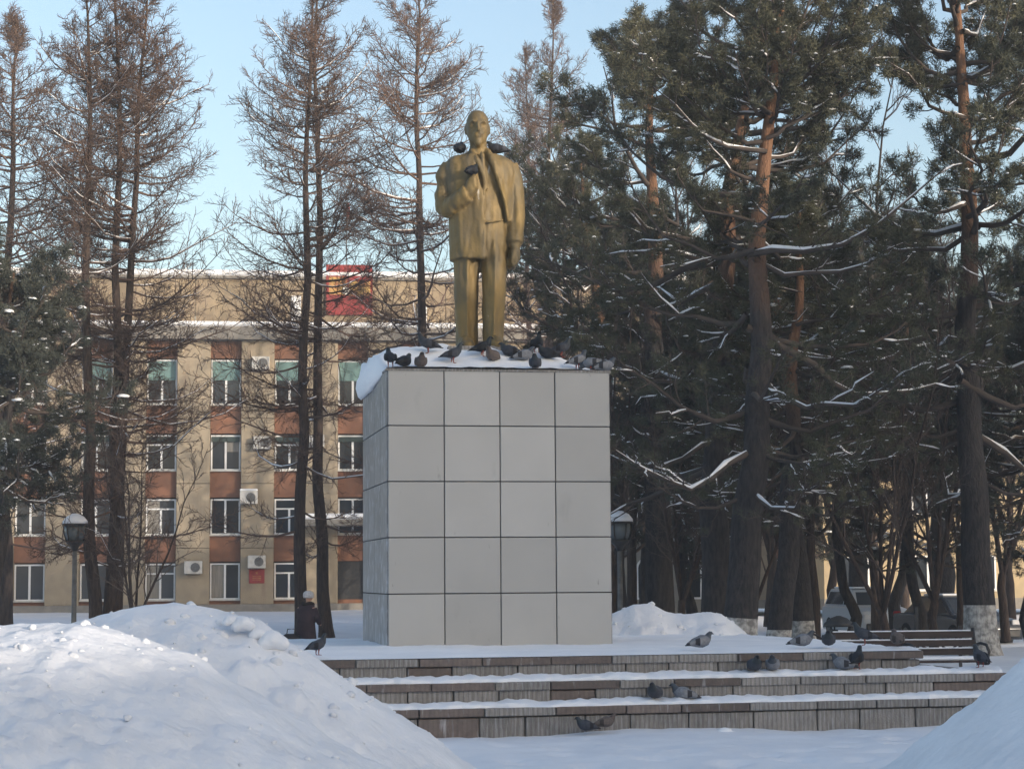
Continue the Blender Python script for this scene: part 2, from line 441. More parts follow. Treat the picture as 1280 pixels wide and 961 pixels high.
heap('snow_heap', 'large rounded snow heap before the left lamp post, highest in the foreground',
     [(20, 800), (100, 776), (150, 763), (210, 754), (262, 760), (300, 773), (318, 776), (340, 795), (365, 809), (400, 832), (440, 862), (480, 890), (530, 922), (575, 961), (630, 1010)],
     12.6, 3.0, 3.0, (1.4, 0.5), 2.3, 0.05, 'shovelled snow heaps', 1.0, n=(220, 130))
heap('snow_heap', 'nearest low snow heap filling the bottom left corner, partly sunlit on top',
     [(-200, 788), (-60, 780), (0, 778), (60, 776), (100, 779), (135, 787), (190, 806), (255, 833), (330, 877), (400, 918), (470, 952), (540, 985), (640, 1040)],
     9.8, 4.3, 1.6, (0.8, 0.5), 5.7, 0.05, 'shovelled snow heaps', 1.0, n=(220, 190))
heap('snow_heap', 'smooth snow bank rising at the bottom right corner beside the steps',
     [(1110, 990), (1165, 935), (1198, 904), (1243, 866), (1290, 818), (1345, 782), (1430, 765)],
     14.5, 5.0, 3.0, (0.5, 1.0), 11.1, 0.03, 'shovelled snow heaps', n=(130, 130), fine=.6)
heap('snow_heap', 'snow heap with two crests behind the platform, right of the pedestal',
     [(740, 775), (770, 765), (795, 755), (815, 755), (835, 764), (860, 768), (885, 764), (902, 766), (920, 780), (940, 797)],
     29.6, 2.0, 2.2, (1.2, 0.6), 17.3, 0.06, 'shovelled snow heaps', n=(90, 60))

# ------------------------------------------------------------------ buildings
def window_mesh(w, h, kind):
    """returns frame, pane meshes; local origin bottom centre, facing -y"""
    f = MB(); t = 0.075
    f.box(-w / 2, -w / 2 + t, -.05, .05, 0, h); f.box(w / 2 - t, w / 2, -.05, .05, 0, h)
    f.box(-w / 2 + t, w / 2 - t, -.05, .05, 0, t); f.box(-w / 2 + t, w / 2 - t, -.05, .05, h - t, h)
    zt = h - t
    if kind == 'transom':
        zt = h * 0.70
        f.box(-w / 2 + t, w / 2 - t, -.055, .045, zt, zt + .07)
    f.box(-.05, .05, -.06, .04, t, zt - .001)
    p = MB()
    p.box(-w / 2 + t, w / 2 - t, .0, .015, t, h - t)
    return f.mesh('frame', M['white_frame']), p.mesh('pane', M['glass'])

FW = 1.30
bl = at(281, 720, 95)
hall = empty('office_building', (bl.x, bl.y, 0), R(7))
tag(hall, 'four storey tan office building with orange panels between its windows, behind the bare trees', 'building')
PITCHX = 3.02; K0, K1 = -6, 9
X0, X1 = K0 * PITCHX - 1.51, K1 * PITCHX + 1.51
MB().box(X0 + .05, X1 - .05, .55, 14, 0, 13.2).build('wall', M['dark_in'], hall)
MB().box(X0, X1, -.25, 14.2, 0, .42).build('base', M['concrete'], hall)
rows = [(0.67, 2.32), (3.72, 5.36), (6.77, 8.40), (9.9, 12.0)]
floors = [(0.42, 3.05), (3.07, 6.1), (6.12, 9.2), (9.22, 12.93)]
PB = 1.46
pier = [MB().box(-(PITCHX - PB) / 2, (PITCHX - PB) / 2, -.2, .6, a, b, bev=.015).mesh('wall_panel', M['wall_tan']) for a, b in floors]
for k in range(K0, K1 + 2):
    for me in pier: link('wall_panel', me, hall, ((k - .5) * PITCHX, 0, 0))
span_z = [(0.42, 0.60), (2.42, 3.66), (5.46, 6.71), (8.50, 9.84), (12.1, 12.93)]
spm = [MB().box(-PB / 2 + .006, PB / 2 - .006, .12, .5, a, b).mesh('infill_panel', M['orange']) for a, b in span_z]
wins = {}
for r, (a, b) in enumerate(rows):
    for kind in ('plain', 'transom'): wins[(r, kind)] = window_mesh(PB - .06, b - a + .06, kind)
sill_me = MB().box(-PB / 2 - .05, PB / 2 + .05, -.02, .3, -.07, 0).mesh('sill', M['metal_white'])
blind_me = MB().box(-.64, .64, .19, .22, 1.18, 2.08).mesh('blind', M['blind'])
strip_me = MB().box(-.66, .66, .16, .22, 1.42, 1.66).mesh('blind', M['blind_dark'])
wr = random.Random(5)
M['curtain'] = mat('curtain', (0.30, 0.28, 0.25), 0.9, (0.2, 0.19, 0.17), 5, stretch=(8, 8, .3))
curtain = [[], [], []]
for a, b in rows[:3]:
    h_ = b - a
    curtain[0].append(MB().box(-.60, -.06, 0, .01, .1, h_ - .05).mesh('curtain', M['curtain']))
    curtain[1].append(MB().box(.06, .60, 0, .01, h_ * .55, h_ - .05).mesh('curtain', M['curtain']))
    curtain[2].append(MB().box(.30, .60, 0, .01, .1, h_ - .05).mesh('curtain', M['curtain']))
for k in range(K0, K1 + 1):
    x = k * PITCHX
    for me in spm: link('infill_panel', me, hall, (x, 0, 0))
    for r, (a, b) in enumerate(rows):
        if r == 0 and k == 2: continue
        kind = 'transom' if (r == 3 or k in (-1, 1) or (r == 2 and wr.random() < .8)) else 'plain'
        fm, pm = wins[(r, kind)]
        w = link('window', fm, hall, (x, .25, a - .03))
        link('pane', pm, w)
        link('sill', sill_me, w, (0, -.25, 0.02))
        q = wr.random()
        if r < 3 and q < .45: link('curtain', curtain[int(q * 100) % 3][r], w, (0, -.012, 0))
        if r == 3: link('blind', blind_me, w, (0, -.27, 0))
        elif r == 2: link('blind', strip_me, w, (0, -.27, -.05))
# entrance
dx = 2 * PITCHX
MB().box(dx - .71, dx + .71, .2, .3, .43, 2.40).build('door', M['black_metal'], hall)
cn = MB().box(dx - 2.3, dx + 2.3, -2.0, -.21, 4.05, 4.35).build('canopy', M['concrete'], hall)
sn = MB().box(dx - 2.35, dx + 2.35, -2.06, -.22, 4.353, 4.62, bev=.07).build('canopy_snow', M['snow'], cn)
MB().box(X0 - .3, X1 + .3, -.62, .9, 12.95, 13.55).build('cornice', M['concrete'], hall)
MB().box(X0 - .32, X1 + .32, -.66, .5, 13.553, 13.80, bev=.08).build('cornice_snow', M['snow'], hall)
at_me = MB().box(-PITCHX + .012, PITCHX - .012, .0, .4, 13.5, 16.0, bev=.012).mesh('wall_panel', M['wall_attic'])
for k in range(K0, K1 + 1, 2): link('wall_panel', at_me, hall, ((k + .5) * PITCHX, .5, 0))
MB().box(X0 - .1, X1 + .1, .35, 14, 16.002, 16.12).build('roof', M['concrete'], hall)
MB().box(X0 - .15, X1 + .15, .30, 14.1, 16.122, 16.42, bev=.09).build('roof_snow', M['snow'], hall)
MB().box(3.1, 3.55, .4, .52, 14.0, 15.2).build('shutter', M['white_frame'], hall)
MB().box(9.2, 9.65, .4, .52, 13.9, 14.9).build('shutter', M['white_frame'], hall)

def hall_pt(px, py, dy):
    """a point of the facade: local x, z for a photo pixel"""
    best = None
    p = at(px, py, 95)
    for _ in range(4):
        lx = (p.x - hall.location.x) / math.cos(R(7))
        p = at(px, py, 95 + lx * math.sin(R(7)))
    return hall.matrix_basis @ Vector((lx, dy, p.z))

def ac_unit(px, py, label):
    p = hall_pt(px, py, -.205)
    e = empty('air_conditioner', p, R(7)); tag(e, label, 'air conditioner', 'air conditioners on the office building')
    MB().box(-.42, .42, -.42, -.12, -.3, .3, bev=.02).build('casing', M['metal_white'], e)
    MB().rings([[(.1 + .22 * math.cos(a * .5236), y, .22 * math.sin(a * .5236)) for a in range(12)] for y in (-.425, -.45)]).build('fan_grille', M['grey_metal'], e)
    b = MB()
    for s in (-.3, .3): b.box(s - .02, s + .02, -.4, .0, -.34, -.302)
    b.build('bracket', M['grey_metal'], e)
    if label.startswith('snow'): MB().box(-.43, .43, -.43, -.1, .302, .40, bev=.04).build('snow_cover', M['snow'], e)
for args in ((326, 455, 'white air conditioner highest on the tan wall, just below the roof ledge'),
             (328, 554, 'white air conditioner on the second tan pier, between the upper middle windows'),
             (311, 622, 'snow covered air conditioner on the tan pier one floor above the red plaque'),
             (242, 709, 'white air conditioner low on the pier left of the red plaque'),
             (321, 702, 'white air conditioner directly above the red plaque'),
             (394, 552, 'white air conditioner between the two close dark larch trunks')):
    ac_unit(*args)
p = hall_pt(321, 720, -.203)
e = empty('wall_plaque', p, R(7)); tag(e, 'small red plaque on the tan pier below an air conditioner', 'plaque')
MB().box(-.36, .36, -.04, 0, -.33, .33).build('board', M['red'], e)
q = MB().box(-.05, .05, -.045, -.041, .1, .2)
for z in (-.02, -.1, -.18): q.box(-.2, .2, -.045, -.041, z, z + .03)
q.build('lettering', M['yellow'], e)

p = hall_pt(437, 361, .49)
e = empty('roof_billboard', p, R(7)); tag(e, 'square red billboard with a yellow band standing against the parapet of the office building', 'billboard')
MB().box(-1.12, 1.12, -.16, -.02, -1.22, 1.22).build('board', M['red'], e)
q = MB()
q.box(-.98, -.1, -.175, -.161, -.25, .62)
q.box(.0, 1.02, -.175, -.161, -.3, .42)
q.build('yellow_print', M['yellow'], e)
q = MB()
q.rings([[(-.18 + .2 * math.cos(a * .5236), y, -.05 + .2 * math.sin(a * .5236)) for a in range(12)] for y in (-.176, -.185)])
q.build('white_print', M['metal_white'], e)
q = MB()
for x in (-.8, .8): q.box(x - .04, x + .04, -.018, .02, -1.3, 1.15)
q.build('support', M['grey_metal'], e)

p = hall_pt(436, 330, 3.0)
e = empty('flagpole', (p.x, p.y, 16.42), R(7)); tag(e, 'thin flagpole with a furled red flag on the roof above the red billboard', 'flagpole')
MB().tube([(0, 0, 0), (0, 0, 3.9)], .03, 6).build('pole', M['grey_metal'], e)
MB().tube([(0.07, 0, 3.85), (0.10, .02, 3.4), (0.06, 0, 3.0)], [.07, .10, .05], 8).build('flag', M['red'], e)

# yellow building on the right
yb = at(1165, 720, 92)
ye = empty('yellow_house', (yb.x, yb.y, 0), R(4)); tag(ye, 'pale yellow building seen between the trunks behind the parked cars', 'building')
MB().box(-5, 14, 0, 10, 0, 7.6).build('wall', M['yellow_wall'], ye)
MB().box(-5.3, 14.3, -.3, 10.3, 7.603, 7.9).build('roof', M['concrete'], ye)
MB().box(-5.35, 14.35, -.35, 10.35, 7.903, 8.15, bev=.08).build('roof_snow', M['snow'], ye)
MB().box(-5.03, 14.03, -.06, 10.03, 0.0, .5).build('base', M['concrete'], ye)
wm = window_mesh(1.35, 1.6, 'plain')
for fl in (0.85, 4.3):
    for x in (-3.6, -.2, 2.3, 5.4, 8.4, 11.4):
        w = link('window', wm[0], ye, (x, -.04, fl)); link('pane', wm[1], w)
        link('sill', sill_me, w, (0, -.1, .02))
# grey low house with arched windows
gb = at(838, 720, 72)
ge = empty('grey_house', (gb.x, gb.y, 0), R(3)); tag(ge, 'low grey house with arched windows behind the snow heap', 'building')
MB().box(-2.9, 2.9, 0, 5, 0, 2.9).build('wall', M['grey_wall'], ge)
MB().poly([(-3.2, 2.903), (3.2, 2.903), (0, 4.2)], -.3, 5.3).build('roof', M['concrete'], ge)
MB().poly([(-3.3, 2.97), (-3.2, 2.91), (0, 4.206), (3.2, 2.91), (3.3, 2.97), (0, 4.42)], -.36, 5.36).build('roof_snow', M['snow'], ge)
def arch(w, h, r0=0.0):
    n = 10
    return [(-w / 2 - r0, 0 - r0), (w / 2 + r0, 0 - r0)] + [((w / 2 + r0) * math.cos(math.pi * i / n), h - w / 2 + (w / 2 + r0) * math.sin(math.pi * i / n)) for i in range(n + 1)]
for x in (-2.1, -.85, .75, 2.0):
    w = MB().poly(arch(.62, 1.35, .07), -.05, .02).build('window', M['white_frame'], ge, (x, 0, .85))
    MB().poly(arch(.62, 1.35), -.06, -.051).build('pane', M['glass'], w)

# unseen blocks added behind the camera, heights and gaps set to shape the shade
def uv(u, v): return Vector((u * math.cos(SUN_AZ) + v * math.sin(SUN_AZ), u * math.sin(SUN_AZ) - v * math.cos(SUN_AZ), 0))
def shade_block(u0, u1, v, h, label):
    c = uv((u0 + u1) / 2, v)
    e = empty('added_shade_block', c, R(50)); tag(e, label, 'building')
    wd = u1 - u0
    MB().box(-wd / 2, wd / 2, -12, 0, 0, h).build('wall', M['brick_wall'], e)
    MB().box(-wd / 2 - .3, wd / 2 + .3, -12.3, .3, h + .002, h + .3).build('roof', M['concrete'], e)
    MB().box(-wd / 2 - .35, wd / 2 + .35, -12.35, .35, h + .303, h + .55, bev=.08).build('roof_snow', M['snow'], e)
    for f in range(int(h // 3)):
        for i in range(max(0, int((wd - 1) // 3.4))):
            w = link('window', wm[0], e, (-wd / 2 + 2 + i * 3.4, .04, 1 + f * 3), (0, 0, math.pi)); link('pane', wm[1], w)
shade_block(-34, 4.4, 34, 13.6, 'long unseen brown block behind the camera, added to shade the square')
shade_block(7.4, 27.5, 38, 16.6, 'unseen brown block behind the camera, added to shade the pedestal')
shade_block(4.42, 7.38, 35, 9.68, 'low unseen brown wing, added to leave a sunlit band on the near heap')
shade_block(24.5, 48, 51, 22.6, 'tallest unseen brown block behind the camera, added to shade the pines')
shade_block(52, 66, 4, 18.6, 'unseen brown block outside the picture, added to shade the office building')

# ------------------------------------------------------------------ monument platform
YAW = R(13)
pc = at(485, 810, 25.0)                     # front left foot of the pedestal
PZ = 0.75
mon = empty('stepped_platform', (pc.x, pc.y, 0), YAW)
tag(mon, 'wide stone platform of three snowy steps under the pedestal', 'platform')
# local frame: x along the front, y away from the camera; pedestal front-left corner at (0,0)
YF, YB = -3.05, 3.45
XL, XR = -4.2, 5.76
steps = [(0.25, .76, .92), (0.50, .38, .88), (0.75, 0, 0)]
core = MB()
for z, of, os_ in steps: core.box(XL - os_ + .12, XR + os_ - .12, YF - of + .12, YB, z - .25 - (.2 if z == .25 else 0), z - .03)
core.build('core', M['concrete'], mon)
SLH = 0.085
br = random.Random(3)
slab_meshes = {}
def stone(name, L, h, depth, mt):
    key = (name, round(L, 2), mt.name)
    if key not in slab_meshes: slab_meshes[key] = MB().box(0, L - .012, 0, depth, 0, h, bev=.008).mesh(name, mt)
    return slab_meshes[key]
for z, of, os_ in steps:
    x = XL - os_
    while x < XR + os_ - .05:                # slabs on top
        L = min(br.choice((.62, .7, .78)), XR + os_ - x)
        if XR + os_ - (x + L) < .3: L = XR + os_ - x
        link('step_slab', stone('step_slab', L, SLH, .42, M['granite_red'] if br.random() < .5 else M['granite']), mon,
             (x, YF - of - .02 + br.uniform(-.006, .006), z - SLH + br.uniform(-.003, .003)))
        x += L
    x = XL - os_ + .03; first = True
    while x < XR + os_ - .05:                # facing blocks below
        L = min(br.choice((.5, .58, .66, .74)), XR + os_ - .03 - x)
        if XR + os_ - .03 - (x + L) < .25: L = XR + os_ - .03 - x
        link('facing_block', stone('facing_block', L, .25 - SLH - .012 + (.1 if z == .25 else 0), .11, M['granite_red'] if br.random() < .06 else M['granite']), mon,
             (x, YF - of + .015 + br.uniform(-.006, .006), z - .25 - (.1 if z == .25 else 0)))
        x += L
    y = YF - of + .15                         # right hand side
    while y < YB - .1:
        L = min(.9, YB - y)
        link('step_slab', stone('step_slab', L, SLH, .3, M['granite']), mon, (XR + os_ + .02, y + .3, z - SLH), (0, 0, R(90)))
        link('facing_block', stone('facing_block', L, .25 - SLH - .012, .11, M['granite']), mon, (XR + os_ - .01, y + .3, z - .25), (0, 0, R(90)))
        y += L
# snow lying on the treads and on the top
def tread_snow(z, x0, x1, y0, y1, th, seed):
    xs = np.linspace(x0, x1, 420); ts = [0, .04, .12, .3, .6, 1.0]
    V = []
    for x in xs:
        e = .07 * fbm(x, seed, 0, 1.1, 3) + .05 * fbm(x, seed, 5, 5, 3)
        for j, t in enumerate(ts):
            y = (y0 + .05 + e) * (1 - t) + y1 * t
            h = th * (0.0 if j == 0 else min(1, .5 + t * 1.2)) * (1 + .5 * fbm(x, y, seed, 2.2, 3)) + .02 * fbm(x, y, seed, 9, 2)
            V.append((x, y, z + (max(h, .012) if j else .001)))
    n = len(ts); idx = np.arange(len(xs) * n).reshape(len(xs), n)
    Fc = np.stack([idx[:-1, :-1], idx[1:, :-1], idx[1:, 1:], idx[:-1, 1:]], -1).reshape(-1, 4)
    o = link('tread_snow', np_mesh('tread_snow', np.array(V), Fc, M['snow']), mon)
    return o
tread_snow(.25, XL - .84, XR + .84, YF - .78, YF - .38, .055, 1)
tread_snow(.50, XL - .82, XR + .82, YF - .40, YF, .060, 2)
def top_h(x, y):
    e = min(1, max(0, (y - (YF + .04 + .04 * fbm(x, 0, 4, 1.3, 3))) * 5))
    d = max(max(-x, x - 2.86), max(-y, y - 2.86))
    drift = .10 * math.exp(-max(d, 0) * 3.0) if d > -.05 else 0
    return PZ + (.006 + e * (.026 + .016 * fbm(x, y, 3, 1.2, 3) + .010 * fbm(x, y, 7, 5, 3) + .25 * drift * (0.5 + fbm(x, y, 2, 1, 2))))
link('platform_snow', grid_mesh('platform_snow', np.linspace(XL + .02, XR - .02, 200), np.linspace(YF, YB, 110), top_h, M['snow']), mon)

# ------------------------------------------------------------------ pedestal
ped = empty('pedestal', (pc.x, pc.y, PZ), R(10.3))
tag(ped, 'tall square pedestal clad in large grey tiles on the stone platform', 'pedestal')
TW, TH, NX, NZ = .7125, .70, 4, 5
PW, PH = TW * NX, TH * NZ - .02
MB().box(.02, PW - .02, .02, PW - .02, -.02, PH - .012).build('core', M['joint'], ped)
tf = MB().box(.007, TW - .007, 0, .03, .007, TH - .007, bev=.004).mesh('tile', M['tile'])
tsd = MB().box(.007, TW - .007, 0, .03, .007, TH - .007, bev=.004).mesh('tile', M['tile_side'])
tr = random.Random(9)
for i in range(NX):
    for k in range(NZ):
        z = k * TH - .02
        j = tr.uniform(-.003, .003)
        link('tile', tf, ped, (i * TW, -.012 + j, z), (tr.uniform(-.003, .003), 0, tr.uniform(-.002, .002)))
        if i > 0: link('tile', tsd, ped, (PW - i * TW + TW if False else PW + .012, i * TW, z), (0, 0, R(90)))
        else: link('tile', tsd, ped, (PW + .012, .022, z), (0, 0, R(90))).scale = (.969, 1, 1)
        o = link('tile', tsd, ped, (-.012, (i + 1) * TW + .0, z), (0, 0, R(-90)))
        if i == 0: o.scale = (.969, 1, 1)
        link('tile', tsd, ped, ((i + 1) * TW, PW + .012, z), (0, 0, R(180)))
MB().box(-.02, PW + .02, -.02, PW + .02, PH - .008, PH + .02).build('cap', M['granite'], ped)
def cap_h(x, y):
    """height of the snow mound that covers the low plinth under the statue"""
    u = min(1, max(0, (y - .06) / 1.0)); u = u * u * (3 - 2 * u)
    b = .035 + .36 * u
    r_ = min(1, max(0, (PW - x) / .75)); b *= .25 + .75 * r_
    if x < .3: b *= .72 + .28 * max(0, x) / .3
    bk = min(1, max(0, (PW + .04 - y) / .5)); b *= bk ** .5
    return PH + .015 + b * (1 + .22 * fbm(x, y, 6, 1.9, 3)) + .012 * fbm(x, y, 2, 8, 3)
V = []
nyc, nxc = 50, 56
for j in range(nyc):
    y = .03 + (PW + .02) * j / (nyc - 1)
    k = min(1, max(0, (y - .35) / 1.2)) * (1 + .35 * fbm(0, y, 9, 2.0, 3))
    q = k + .25 * fbm(1, y, 5, 6.0, 3) * k
    V += [(.0, y, PH - .09 * q), (-.03 * q - .013, y, PH - .13 * q), (-.07 * q - .014, y, PH - .09 * q), (-.10 * q - .014, y, PH + .02 * q), (-.09 * q - .012, y, PH + .12 * q)]
    for i in range(nxc):
        x = -.08 * k + (PW + .02 + .08 * k) * i / (nxc - 1)
        V.append((x, y, cap_h(x, y) if i < nxc - 1 else PH + .021))
n = nxc + 5
idx = np.arange(nyc * n).reshape(nyc, n)
link('cap_snow', np_mesh('cap_snow', np.array(V), np.stack([idx[:-1, :-1], idx[:-1, 1:], idx[1:, 1:], idx[1:, :-1]], -1).reshape(-1, 4), M['snow']), ped)

# ------------------------------------------------------------------ statue
ST_Y = 1.30
stm = ped.matrix_basis @ Vector((1.40, ST_Y, 0))
statue = empty('statue', (stm.x, stm.y, PZ + PH + .42), R(4))
tag(statue, 'gold painted statue of a man in an open jacket, one hand on his lapel', 'statue')
S = MB()
def ring(cx, cy, z, rx, ry, n=28, a0=0, p=2.4):
    out = []
    for i in range(n):
        a = a0 + 2 * math.pi * i / n
        c, s_ = math.cos(a), math.sin(a)
        k = (abs(c) ** p + abs(s_) ** p) ** (-1 / p)
        out.append((cx + rx * k * c, cy + ry * k * s_, z))
    return out
TOR = [(1.16, .02, .40, .25), (1.30, .02, .41, .26), (1.48, .015, .405, .265), (1.66, .01, .40, .26), (1.85, .0, .42, .265), (2.05, -.005, .45, .275), (2.22, -.01, .48, .27),
       (2.36, -.01, .50, .245), (2.45, -.01, .44, .20), (2.52, -.015, .27, .15), (2.56, -.015, .17, .13)]
S.rings([ring(c, .02, z, rx, ry) for z, c, rx, ry in TOR])
# trousers: each leg with a crease
def leg(pts):
    rs = []
    for cx, cy, z, rx, ry in pts:
        r_ = []
        for i in range(20):
            a = 2 * math.pi * i / 20
            x, y = rx * math.cos(a), ry * math.sin(a)
            if abs(a - 1.5 * math.pi) < .2: y -= .035
            r_.append((cx + x, cy + y, z))
        rs.append(r_)
    S.rings(rs)
leg([(-.21, .03, -.02, .165, .17), (-.20, .03, .10, .165, .175), (-.205, .02, .45, .172, .18), (-.21, .01, .85, .185, .20), (-.20, .02, 1.15, .205, .225), (-.17, .02, 1.38, .21, .22)])
leg([(.19, -.10, -.02, .16, .17), (.18, -.10, .10, .16, .175), (.185, -.10, .45, .168, .18), (.20, -.08, .80, .185, .20), (.21, -.03, 1.15, .205, .23), (.19, .02, 1.38, .21, .23)])
# shoes
for sx, sy in ((-.22, -.12), (.21, -.26)):
    S.loftz([(sx, sy, -.02, .13, .25), (sx, sy, .05, .13, .25), (sx, sy + .04, .11, .11, .19), (sx, sy + .1, .16, .08, .1)], 14)
# jacket shell: open at the front
JZ = [1.14, 1.22, 1.40, 1.60, 1.80, 2.00, 2.15, 2.30, 2.42, 2.50]
def tor(z):
    return [float(np.interp(z, [t[0] for t in TOR], [t[i] for t in TOR])) for i in (1, 2, 3)]
inner, outer = [], []
NA = 34
for z in JZ:
    c, rx, ry = tor(z)
    aR = float(np.interp(z, [1.14, 1.5, 1.9, 2.5], [1.45, 1.22, .85, .30]))      # viewer's right edge, swept back
    aL = float(np.interp(z, [1.14, 1.6, 2.0, 2.5], [.07, .08, .03, -.22]))
    th = .07
    flare = float(np.interp(z, [1.14, 1.5, 2.5], [.012, .0, 0]))
    ri, ro = [], []
    for i in range(NA):
        a = aR + (2 * math.pi + aL - aR) * i / (NA - 1)
        fold = .006 * math.sin(a * 9 + z * 5) * (1 if 1.2 < z < 2.1 else .3)
        s_, c_ = math.sin(a), -math.cos(a)
        k = (abs(s_) ** 2.4 + abs(c_) ** 2.4) ** (-1 / 2.4)
        ri.append((c + (rx - .03) * k * s_, .02 + (ry - .03) * k * c_, z))
        q = th + flare + fold
        if i in (0, 1) or i in (NA - 1, NA - 2): q += .018
        ro.append((c + (rx + q) * k * s_, .02 + (ry + q) * k * c_, z))
    inner.append(ri); outer.append(ro)
S.rings([o + i[::-1] for o, i in zip(outer, inner)])
# lapels and collar
S.tube([(.10, -.30, 2.02), (.03, -.31, 2.22), (-.06, -.26, 2.42), (-.13, -.12, 2.55), (-.12, .08, 2.60), (.0, .14, 2.62), (.10, .08, 2.60), (.12, -.12, 2.55)], [.018, .028, .034, .04, .045, .045, .045, .04], 8)
S.tube([(.12, -.14, 2.54), (.19, -.27, 2.38), (.27, -.29, 2.15), (.36, -.25, 1.9), (.42, -.18, 1.62)], [.05, .055, .05, .04, .03], 8)
# waistcoat points, tie
S.tube([(.06, -.29, 1.72), (.05, -.31, 2.0), (.02, -.29, 2.25)], [.015, .018, .015], 6)
S.tube([(.02, -.20, 2.52), (.03, -.26, 2.42), (.05, -.30, 2.2), (.06, -.315, 2.02)], [.03, .026, .030, .018], 8)
S.tube([(-.1, -.30, 1.66), (.1, -.325, 1.60), (.34, -.22, 1.64)], .018, 6)
# neck and head
S.loftz([(-.02, .0, 2.46, .15, .145), (-.02, -.015, 2.58, .125, .125), (-.02, -.03, 2.70, .13, .13)], 18)
HX = -.03
S.rings([ring(HX, y, z, rx, ry, 24, p=2.1) for y, z, rx, ry in
         ((-.085, 2.635, .055, .075), (-.075, 2.66, .10, .125), (-.06, 2.71, .135, .165), (-.045, 2.78, .158, .19), (-.03, 2.85, .168, .20), (-.02, 2.92, .172, .208),
          (-.01, 2.98, .165, .20), (0, 3.04, .138, .17), (.0, 3.08, .095, .12), (0, 3.10, .045, .06))])
S.tube([(HX, -.225, 2.905), (HX, -.262, 2.855), (HX, -.278, 2.815), (HX, -.235, 2.795)], [.022, .028, .034, .025], 8)      # nose
for s_ in (-1, 1):
    S.tube([(HX + s_ * .025, -.222, 2.915), (HX + s_ * .075, -.222, 2.925), (HX + s_ * .125, -.175, 2.91)], [.018, .021, .014], 6)   # brows
    S.ball((HX + s_ * .075, -.185, 2.80), .045, .03, .04, 8)      # cheek bones
    S.ball((HX + s_ * .175, .01, 2.85), .025, .045, .07, 8)       # ears
    S.tube([(HX, -.245, 2.775), (HX + s_ * .05, -.235, 2.765), (HX + s_ * .08, -.205, 2.745)], [.018, .018, .01], 6)   # moustache
S.tube([(HX - .045, -.225, 2.735), (HX, -.24, 2.73), (HX + .045, -.225, 2.735)], .014, 6)   # lip
S.loftz([(HX, -.17, 2.60, .03, .035), (HX, -.18, 2.64, .055, .06), (HX, -.175, 2.70, .06, .055)], 10)     # chin beard
# viewer's left arm: bent, fist on the lapel
S.tube([(-.44, .0, 2.38), (-.535, .0, 2.2), (-.56, -.01, 2.0), (-.545, -.05, 1.83), (-.50, -.10, 1.80), (-.42, -.20, 1.84), (-.30, -.31, 1.90), (-.235, -.35, 1.945)],
       [.135, .145, .138, .138, .128, .128, .122, .115], 14)
S.tube([(-.245, -.345, 1.94), (-.20, -.365, 1.965)], [.126, .122], 12)
S.tube([(-.23, -.35, 1.95), (-.16, -.375, 2.02), (-.13, -.375, 2.10)], [.085, .09, .08], 10)
for i in range(4):
    a = i * .042
    S.tube([(-.185 + a * .2, -.42, 2.075 - a * .8 + .05), (-.115 + a * .1, -.445, 2.10 - a * .8 + .05), (-.075, -.425, 2.085 - a * .8 + .04), (-.085, -.37, 2.07 - a * .8 + .04)], [.028, .03, .028, .024], 7)
S.tube([(-.18, -.40, 2.02), (-.14, -.42, 2.13), (-.10, -.41, 2.20)], [.032, .032, .024], 7)
# viewer's right arm: hanging
S.tube([(.44, .0, 2.38), (.515, .01, 2.2), (.545, .01, 1.95), (.545, -.01, 1.75), (.535, -.06, 1.5), (.525, -.09, 1.36)], [.14, .15, .14, .135, .125, .12], 14)
S.tube([(.525, -.09, 1.38), (.52, -.10, 1.31)], [.088, .085], 10)
S.loftz([(.515, -.12, 1.10, .05, .08), (.515, -.12, 1.17, .07, .10), (.52, -.115, 1.25, .07, .095), (.52, -.10, 1.34, .06, .075)], 12)
for i in range(4):
    y = -.20 + i * .05
    S.tube([(.53, y, 1.17), (.525, y - .01, 1.08), (.49, y - .01, 1.045), (.455, y, 1.08)], [.026, .026, .024, .022], 7)
S.tube([(.49, -.20, 1.24), (.465, -.235, 1.15), (.46, -.225, 1.08)], [.03, .028, .022], 7)
# cap crushed in the hanging hand
S.loftz([(.47, -.10, 1.02, .05, .10), (.47, -.10, 1.08, .07, .13), (.46, -.08, 1.16, .05, .10)], 12)
def statue_post(me):
    n = len(me.vertices)
    co = np.empty(n * 3, np.float32); me.vertices.foreach_get('co', co); co = co.reshape(-1, 3)
    no = np.empty(n * 3, np.float32); me.vertex_normals.foreach_get('vector', no); no = no.reshape(-1, 3)
    d = np.zeros(n, np.float32)
    for i, (x, y, z) in enumerate(co):
        if z < 2.5: d[i] = 0.015 * mnoise.noise(Vector((x * 5 + z * 2.0, y * 5, z * 1.8))) + .012 * mnoise.noise(Vector((x * 15, y * 15, z * 6)))
    for ex, ey, ez, rr, am in [(HX - .075, -.20, 2.872, .042, -.035), (HX + .075, -.20, 2.872, .042, -.035), (HX, -.24, 2.755, .03, -.01), (HX - .1, -.18, 2.76, .05, -.014), (HX + .1, -.18, 2.76, .05, -.014)]:
        d += am * np.exp(-(((co - np.array([ex, ey, ez], np.float32)) ** 2).sum(1)) / rr ** 2)
    me.vertices.foreach_set('co', (co + no * d[:, None]).ravel())
remeshed(S, 'figure', M['gold'], .016, statue, 2, statue_post)
MB().box(-.52, .52, -.5, .42, -.41, .0, bev=.02).build('plinth', M['granite'], statue)
statue.scale = (.89, .95, 1.045)

